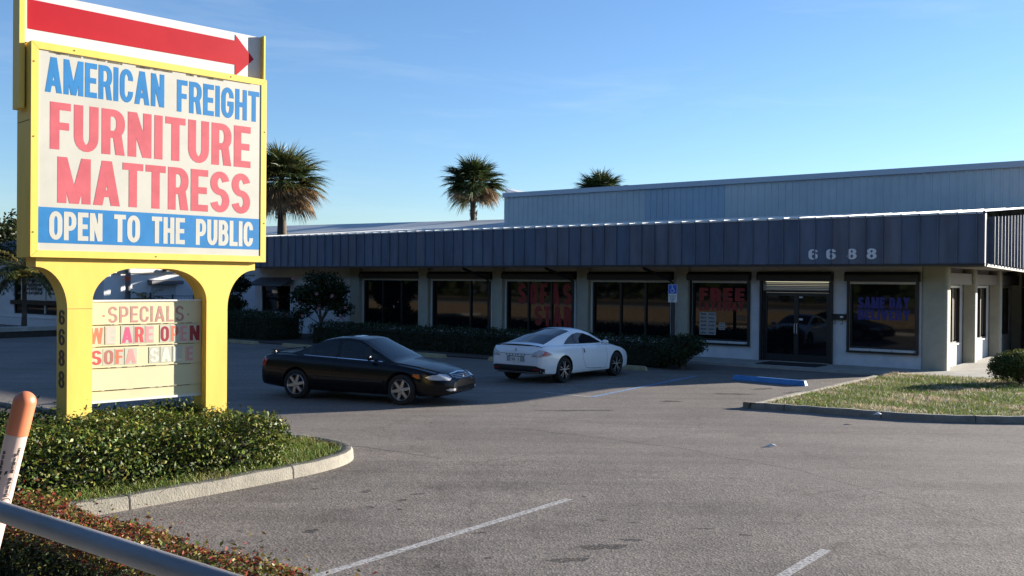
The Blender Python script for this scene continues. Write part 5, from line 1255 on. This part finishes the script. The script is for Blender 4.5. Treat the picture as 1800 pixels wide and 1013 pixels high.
# ------------------------------------------------------------------ palms
def blade(base, d, up, L, w, droop, segs=2):
    """narrow leaf strip of quads bending down"""
    out = []; p = np.array(base, float); d = np.array(d, float); side = np.cross(d, up); side /= np.linalg.norm(side) + 1e-9
    for i in range(segs):
        w0 = w * (1 - i / segs) ** .6; w1 = w * (1 - (i + 1) / segs) ** .6 if i < segs - 1 else w * .06
        q = p + d * L / segs
        out.append([p - side * w0 / 2, p + side * w0 / 2, q + side * w1 / 2, q - side * w1 / 2]); p = q
        d = d + np.array([0, 0, -droop]); d /= np.linalg.norm(d)
    return out
def fan_palm(label, base, H, rc, trunk_r, dead=.2, n=46, seed=0, group='fan palms behind the store', gold=.12, skirt=0):
    g = np.random.default_rng(seed); root = empty('fan_palm', label, 'palm tree', base, 0, group)
    t = MB(); pts = []
    for i in range(9): f = i / 8; pts.append((math.sin(f * 2 + seed) * .06, math.cos(f * 1.7 + seed) * .05, H * f * .97))
    t.tube(pts, [trunk_r * (1.15 if i == 0 else 1 + .06 * ((i * 7) % 3 - 1)) for i in range(9)], 12)
    for i in range(90):                         # old leaf bases under the crown
        a = g.uniform(0, 6.283); z = H * g.uniform(.72, .95); r = trunk_r
        o = Vector((math.cos(a) * r, math.sin(a) * r, z)); o2 = o + Vector((math.cos(a) * .09, math.sin(a) * .09, .16)); t.tube([o, o2], [.03, .012], 4, 0, False)
    t.build('trunk', M['bark'], root, 60)
    Q, Cc = [], []
    for i in range(n):
        u = (i + .5) / n; el = math.asin(1 - (1.62 + skirt) * u) + g.normal(0, .14); az = i * 2.39996 + g.normal(0, .35)
        dv = np.array([math.cos(az) * math.cos(el), math.sin(az) * math.cos(el), math.sin(el)])
        isdead = el < -.25 and g.random() < dead * 2.2
        pet = rc * g.uniform(.36, .50) * (.85 if el > .9 else 1)
        o = np.array([0, 0, H]); tip = o + dv * pet + np.array([0, 0, -.10 * pet])
        pcol = np.array([.09, .10, .03]) if not isdead else np.array([.16, .10, .05])
        for bq in blade(o, dv, np.array([0, 0, 1.0]), pet, .05, .05, 2): Q.append(bq); Cc.append(pcol)
        s = np.cross(dv, [0, 0, 1.0]); s /= np.linalg.norm(s) + 1e-9; up = np.cross(s, dv)
        fr = rc * g.uniform(.44, .54); m = 36
        base_c = np.array([.048, .070, .022]) if g.random() > gold else np.array([.10, .095, .025])
        if isdead: base_c = np.array([.20, .125, .06])
        base_c = base_c * g.uniform(.7, 1.5)
        for k in range(m):
            a = R(-125 + 250 * k / (m - 1)); ca, sa = math.cos(a), math.sin(a)
            ld = dv * ca + s * sa + up * (.28 * abs(sa)) ; ld /= np.linalg.norm(ld)
            ln = fr * (1 - .32 * abs(sa)) * g.uniform(.85, 1.1)
            for bq in blade(tip, ld, up + g.normal(0, .5, 3), ln, .085, (.36 if not isdead else .55) * g.uniform(.6, 1.3), 3): Q.append(bq); Cc.append(base_c * g.uniform(.75, 1.25))
    quads('crown', np.array(Q), np.array(Cc), M['frond'], root)
    return root
p = at(494, 500, 60); fan_palm('full fan palm with hanging brown fronds right beside the yellow sign', (p.x, p.y, 0), at(500, 318, 60).z, 3.5, .28, .9, 150, 1, gold=.5, skirt=.2)
p = at(831, 500, 62); fan_palm('round fan palm on a bare trunk left of the tall rear hall', (p.x, p.y, 0), at(831, 322, 62).z, 2.6, .18, .25, 112, 2)
p = at(1053, 500, 76); fan_palm('fan palm of which just the top shows above the hall roof', (p.x, p.y, 0), at(1053, 340, 76).z, 2.75, .2, .1, 120, 3)
def feather_palm(label, base, H, L, n, seed, tr=.11, group=None):
    g = np.random.default_rng(seed); root = empty('feather_palm', label, 'palm tree', base, 0, group); t = MB()
    t.tube([(0, 0, 0), (.02, 0, H * .3), (0, .02, H * .7), (0, 0, H)], [tr * 1.25, tr, tr * .92, tr * .8], 12); t.build('trunk', M['bark'], root, 60)
    Q, Cc = [], []
    for i in range(n):
        az = i * 2.4 + g.normal(0, .2); el = g.uniform(-.25, 1.2); d = np.array([math.cos(az) * math.cos(el), math.sin(az) * math.cos(el), math.sin(el)]); p = np.array([0, 0, H])
        c0 = np.array([.055, .075, .02]) if g.random() > .4 else np.array([.17, .14, .03])
        if el < 0 and g.random() < .5: c0 = np.array([.18, .10, .05])
        S = 14
        for k in range(S):
            q = p + d * L / S; s = np.cross(d, [0, 0, 1.0]); s /= np.linalg.norm(s) + 1e-9
            Q.append([p - s * .012, p + s * .012, q + s * .012, q - s * .012]); Cc.append(c0)
            for sg in (-1, 1):
                for _ in range(2):
                    ld = s * sg + d * .6 + np.array([0, 0, g.uniform(-.5, .2)]); ld /= np.linalg.norm(ld); b0 = p + (q - p) * g.random()
                    for bq in blade(b0, ld, np.array([0, 0, 1.0]) + g.normal(0, .3, 3), L * .22 * math.sin(math.pi * min(.95, (k + 2) / (S + 2))) + .06, .045, .35, 2): Q.append(bq); Cc.append(c0 * g.uniform(.7, 1.3))
            p = q; d = d + np.array([0, 0, -.115]); d /= np.linalg.norm(d)
    quads('crown', np.array(Q), np.array(Cc), M['frond'], root); return root
p = ground(42, 582); feather_palm('drooping feather palm left of the sign leg before the neighbouring shop', p, 2.75, 1.75, 60, 5)
p = BF.W(-35.0, -3.4, 0); feather_palm('small feather palm by the fenced side wall seen through the sign arch', p, 1.4, 1.1, 18, 6, .07)

# ------------------------------------------------------------------ broadleaf trees
def tree(name, label, base, H, crown, n, size, cols, seed, cat='tree', group=None, tr=.12, lumps=16, low=.35, asp=.6):
    g = np.random.default_rng(seed); root = empty(name, label, cat, base, 0, group); t = MB(); cs, rs = [], []
    rx, ry, rz = crown; cz = H - rz
    for i in range(lumps):
        d = g.normal(0, 1, 3); d /= np.linalg.norm(d); f = g.uniform(.35, .78)
        cs.append(np.array([d[0] * rx * f, d[1] * ry * f, cz + d[2] * rz * f])); rs.append(np.array([rx, ry, rz]) * g.uniform(.24, .40))
    t.tube([(0, 0, 0), (.04, .02, H * .2), (-.03, .03, cz)], [tr * 1.3, tr, tr * .6], 8)
    for c in cs:
        st = Vector((0, .02, H * g.uniform(.15, .5))); e = Vector(c); t.tube([st, st.lerp(e, .5) + Vector(g.normal(0, .1 * rx, 3)) * .5, e], [tr * .45, tr * .28, tr * .1], 5, 0, False)
    t.build('trunk', M['bark'], root, 60)
    P, N_ = blob_points(n, cs, rs, .35)
    leaves('crown', P, N_ + np.array([0, 0, .25]), size, cols, M['leaf'], root, asp)
    return root
BG = colmix([(.035, .05, .015), (.05, .065, .02), (.028, .04, .012)])
hib = tree('flowering_shrub', 'large dark hibiscus shrub dotted with pink flowers against the store wall', BF.W(-24.0, -2.2, .05), 2.95, (1.75, 1.1, 1.15), 7500, .12, DG, 11, 'shrub', tr=.06)
fl = MB(); g = np.random.default_rng(5)
for i in range(10):
    a = g.uniform(2.6, 5.9); c = Vector((1.5 * math.cos(a) * g.uniform(.5, 1), 1.15 * math.sin(a), g.uniform(.9, 2.7))); c = c + Vector((0, -.0, 0))
    for k in range(5):
        b = 2 * math.pi * k / 5; e = Vector((math.cos(b), -.35, math.sin(b))) * .052; s_ = Vector((-math.sin(b), 0, math.cos(b))) * .05
        o = MB(); o.add([c, c + e - s_, c + e * 1.25, c + e + s_], [(0, 1, 2, 3)])
        fl.v += [tuple(q) for q in o.v]; kk = len(fl.v) - 4; fl.f.append((kk, kk + 1, kk + 2, kk + 3)); fl.m.append(0)
fl.build('blossoms', mat('pink_petal', (.34, .13, .14), .7), hib)
tree('dark_tree', 'small dark tree at the shaded end of the store behind the sign post', BF.W(-30.9, -1.6, 0), 3.05, (1.1, .9, 1.2), 5000, .12, DG, 12, tr=.07)
p = at(-20, 480, 95); tree('leafy_tree', 'distant leafy tree showing left of the sign cabinet', (p.x, p.y, 0), at(10, 357, 95).z, (5.5, 4.5, 4.2), 7000, .38, BG, 13, tr=.3)
p = at(15, 480, 53); tree('dark_bush_tree', 'low spreading dark tree over the neighbouring shop roof edge', (p.x - 1.5, p.y, 0), at(10, 412, 53).z, (3.0, 2.2, 1.6), 6000, .16, DG, 14, tr=.14)

# unseen wooded belt across the street: mirrored in windows, tall to block sky light
def wood():
    V, Cc = [], []; g = np.random.default_rng(21)
    pts = []
    for k in range(260):
        x = g.uniform(-110, 70); y = -57 + g.uniform(-10, 5); h = g.uniform(11, 20)
        pts.append((x, y, h))
    for k in range(90): pts.append((-78 + g.uniform(-7, 7), g.uniform(-62, -8), g.uniform(11, 19)))
    for x, y, h in pts:
        m = 170; d = g.normal(0, 1, (m, 3)); d /= np.linalg.norm(d, axis=1)[:, None]; r = g.uniform(.6, 1.05, m)[:, None]
        P = np.array([x, y, h * .52]) + d * r * np.array([3.4, 3.0, h * .5])
        a = g.normal(0, 1, (m, 3)); a /= np.linalg.norm(a, axis=1)[:, None]; b = np.cross(a, d + g.normal(0, .4, (m, 3))); b /= np.linalg.norm(b, axis=1)[:, None]
        s = g.uniform(.5, 1.1, m)[:, None]
        q = np.stack([P - a * s, P + b * s * .7, P + a * s, P - b * s * .7], 1)
        V.append(q); c = np.array([.03, .042, .014]) * g.uniform(.7, 1.5); Cc.append(np.tile(c, (m, 1)) * g.uniform(.7, 1.3, (m, 1)))
    V = np.concatenate(V); W = np.empty_like(V)
    W[..., 0] = BF.o.x + BF.ex.x * V[..., 0] + BF.ey.x * V[..., 1]; W[..., 1] = BF.o.y + BF.ex.y * V[..., 0] + BF.ey.y * V[..., 1]; W[..., 2] = V[..., 2] + .5
    o = quads('unseen_woodland', W, np.concatenate(Cc), M['leaf']); tag(o, kind='stuff')
wood()

# ------------------------------------------------------------------ neighbouring shop
nb = empty('neighbour_shop', 'low white neighbouring shop with posters in its window left of the sign', 'building', BF.o, BF.rz)
M['nwhite'] = mat('white_wall_paint', (.74, .74, .74), .8, noise=.08, scale=2, bump=.2, bscale=30)
NX, NY = -36.0, -5.0; HT = 2.76
ops = [(-44.9, -40.3, .62, 2.62), (-38.6, -37.0, .75, 2.5)]
mb = MB(); xs = [-62, ops[0][0], ops[0][1], ops[1][0], ops[1][1], NX]
for i in range(5):
    a, b = xs[i], xs[i + 1]
    if i % 2 == 0: mb.quad((a, NY, 0), (b, NY, 0), (b, NY, HT), (a, NY, HT))
    else:
        c, d = ops[i // 2][2:]
        mb.quad((a, NY, 0), (b, NY, 0), (b, NY, c), (a, NY, c)); mb.quad((a, NY, d), (b, NY, d), (b, NY, HT), (a, NY, HT))
        for q in ([(a, NY, c), (b, NY, c), (b, NY + .2, c), (a, NY + .2, c)], [(a, NY, d), (b, NY, d), (b, NY + .2, d), (a, NY + .2, d)], [(a, NY, c), (a, NY + .2, c), (a, NY + .2, d), (a, NY, d)], [(b, NY, c), (b, NY + .2, c), (b, NY + .2, d), (b, NY, d)]): mb.quad(*q)
mb.quad((NX, NY, 0), (NX, 14, 0), (NX, 14, HT), (NX, NY, HT))
mb.box(-62, NX + .02, NY - .03, NY - .003, .42, .47)
mb.build('wall', M['nwhite'], nb)
mb = MB(); mb.box(-62, NX + .12, NY - .25, NY + .05, HT + .002, HT + .42); mb.box(NX - .05, NX + .12, NY + .052, 14, HT + .002, HT + .42)
mb.build('eave_board', mat('cream_eave', (.55, .50, .44), .7), nb)
mb = MB(); mb.add([(-62.2, NY - .3, HT + .43), (NX + .2, NY - .3, HT + .43), (NX + .2, 14, HT + .43), (-62.2, 14, HT + .43), (-60, 2, 5.0), (NX - 6, 2, 5.0), (NX - 6, 8, 5.0), (-60, 8, 5.0)], [(0, 1, 5, 4), (1, 2, 6, 5), (2, 3, 7, 6), (3, 0, 4, 7), (4, 5, 6, 7)])
mb.build('roof', mat('dark_shingle_roof', (.075, .07, .075), .9, noise=.3, scale=3), nb)
a, b, c, d = ops[0]
mb = MB(); mb.box(a, b, NY + .05, NY + .12, c, c + .06); mb.box(a, b, NY + .05, NY + .12, d - .07, d); mb.box(a, a + .07, NY + .05, NY + .12, c + .06, d - .07); mb.box(b - .07, b, NY + .05, NY + .12, c + .06, d - .07)
mb.box(a - .3, b + .2, NY - .06, NY + .045, 1.12, 1.32); mb.box(-41.75, -41.65, NY + .04, NY + .125, c + .06, d - .07, 1)
wf = mb.build('window', [M['bronze'], M['alum']], nb); mb = MB(); mb.quad((a, NY + .10, c), (b, NY + .10, c), (b, NY + .10, d), (a, NY + .10, d)); mb.build('pane', M['pane'], wf)
M['cream_paper'] = mat('cream_paper', (.72, .67, .58), .8, noise=.1, scale=3)
for x0, x1 in ((-44.3, -41.8), (-41.6, -40.45)):
    mb = MB(); mb.box(x0, x1, NY + .085, NY + .098, 1.34, 2.5)
    z = 2.3
    while z > 1.5:
        xx = x0 + .15
        while xx < x1 - .3:
            w_ = rng.uniform(.08, .2); mb.box(xx, xx + w_, NY + .082, NY + .0845, z, z + .12, 1); xx += w_ + rng.uniform(.03, .08)
        z -= .22
    mb.build('poster', [M['cream_paper'], M['ink']], wf)
a, b, c, d = ops[1]
mb = MB()
for k in range(5): mb.box(a + (b - a) * k / 4 - .05, a + (b - a) * k / 4 + .05, NY + .06, NY + .12, c, d)
for k in range(1, 5): mb.box(a, b, NY + .065, NY + .115, c + (d - c) * k / 5 - .05, c + (d - c) * k / 5 + .05)
wf = mb.build('window', mat('tan_lattice', (.16, .13, .09), .8), nb); wf['label'] = 'latticed window opening'
mb = MB(); mb.quad((a, NY + .15, c), (b, NY + .15, c), (b, NY + .15, d), (a, NY + .15, d)); mb.build('pane', M['pane'], wf)
mb = MB(); mb.box(NX + .004, NX + .05, -2.55, -1.2, .0, 2.22); d_ = mb.build('door', mat('white_door', (.52, .52, .53), .6), nb)
mb = MB(); mb.box(NX + .052, NX + .09, -1.4, -1.32, 1.0, 1.1); mb.build('handle', M['alum'], d_)
mb = MB(); mb.prism([(NX + .004, -2.75, 2.28), (NX + .42, -2.75, 2.24), (NX + .42, -2.75, 2.40), (NX + .004, -2.75, 2.46)], (0, 1.75, 0)); mb.build('door_hood', mat('grey_hood', (.14, .14, .15), .7), nb)
mb = MB(); mb.box(NX + .13, NX + .25, -2.0, -1.86, 2.86, 2.96); mb.tube([(NX + .24, -1.93, 2.92), (NX + .42, -1.78, 3.02)], [.05, .07], 8); mb.build('flood_lamp', M['plastic'], nb)
p = BF.W(-35.75, -3.92, 0)
up = empty('utility_pole', 'grey utility pole with an orange band before the white side wall', 'pole', p)
mb = MB(); mb.tube([(0, 0, 0), (0, 0, 8)], [.13, .10], 12); mb.build('shaft', mat('grey_pole', (.16, .16, .165), .8, noise=.2, scale=4), up, 60)
mb = MB(); mb.lathe([(.129, 2.40), (.129, 2.60)], 14); mb.build('band', mat('orange_band', (.55, .10, .03), .5), up, 60)
fe = empty('wire_fence', 'dark wire fence with short posts before the white side wall', 'fence', BF.W(-35.0, -3.2, 0), BF.rz)
mb = MB()
for z in (.2, .6, 1.0, 1.4, 1.68): mb.tube([(0, 0, z), (0, 3.6, z - .03)], .012, 5)
for k in range(24): mb.tube([(0, k * .15, .1), (0, k * .15 + .05, 1.66)], .005, 3)
mb.build('wire', M['black'], fe)
for y in (0, 1.2, 2.4, 3.6):
    mb = MB(); mb.tube([(0, y, 0), (0, y, 1.85 if y == 0 else 1.74)], .045, 8); mb.build('post', mat('dark_grey_post', (.06, .06, .065), .6) if y == 0 else bpy.data.materials['dark_grey_post'], fe, 60)
# low planter kerb before the neighbour
mb = MB(); mb.box(-34.3, -33.75, -20, -5.4, .26, .44)
o = bf_place(mb.build('kerb_planter', M['concrete'])); tag(o, kind='structure')
mb = MB(); mb.box(-34.2, -33.8, -20, -5.42, 0, .258); o = bf_place(mb.build('kerb_shade_face', M['soil'])); tag(o, kind='structure')  # dark soil colour stands in for the kerb's shaded front
# litter
def litter(p, w, h, rz, label):
    mb = MB(); mb.add([(-w, -h, 0), (w, -h * .8, .012), (w * .9, h, .02), (-w * .8, h * .9, .006), (0, 0, .045)], [(0, 1, 4), (1, 2, 4), (2, 3, 4), (3, 0, 4)])
    o = mb.build('paper_scrap', mat('scrap_paper', (.65, .64, .62), .8) if 'scrap_paper' not in bpy.data.materials else bpy.data.materials['scrap_paper']); o.location = p; o.rotation_euler.z = rz; tag(o, label, 'litter')
litter(ground(1355, 785, .004), .085, .035, .1, 'crumpled white paper scrap lying alone on the sunlit asphalt')
litter(ground(1542, 729, .14), .075, .04, -.5, 'white paper scrap caught in the grass behind the kerb')
bpy.context.view_layer.update()
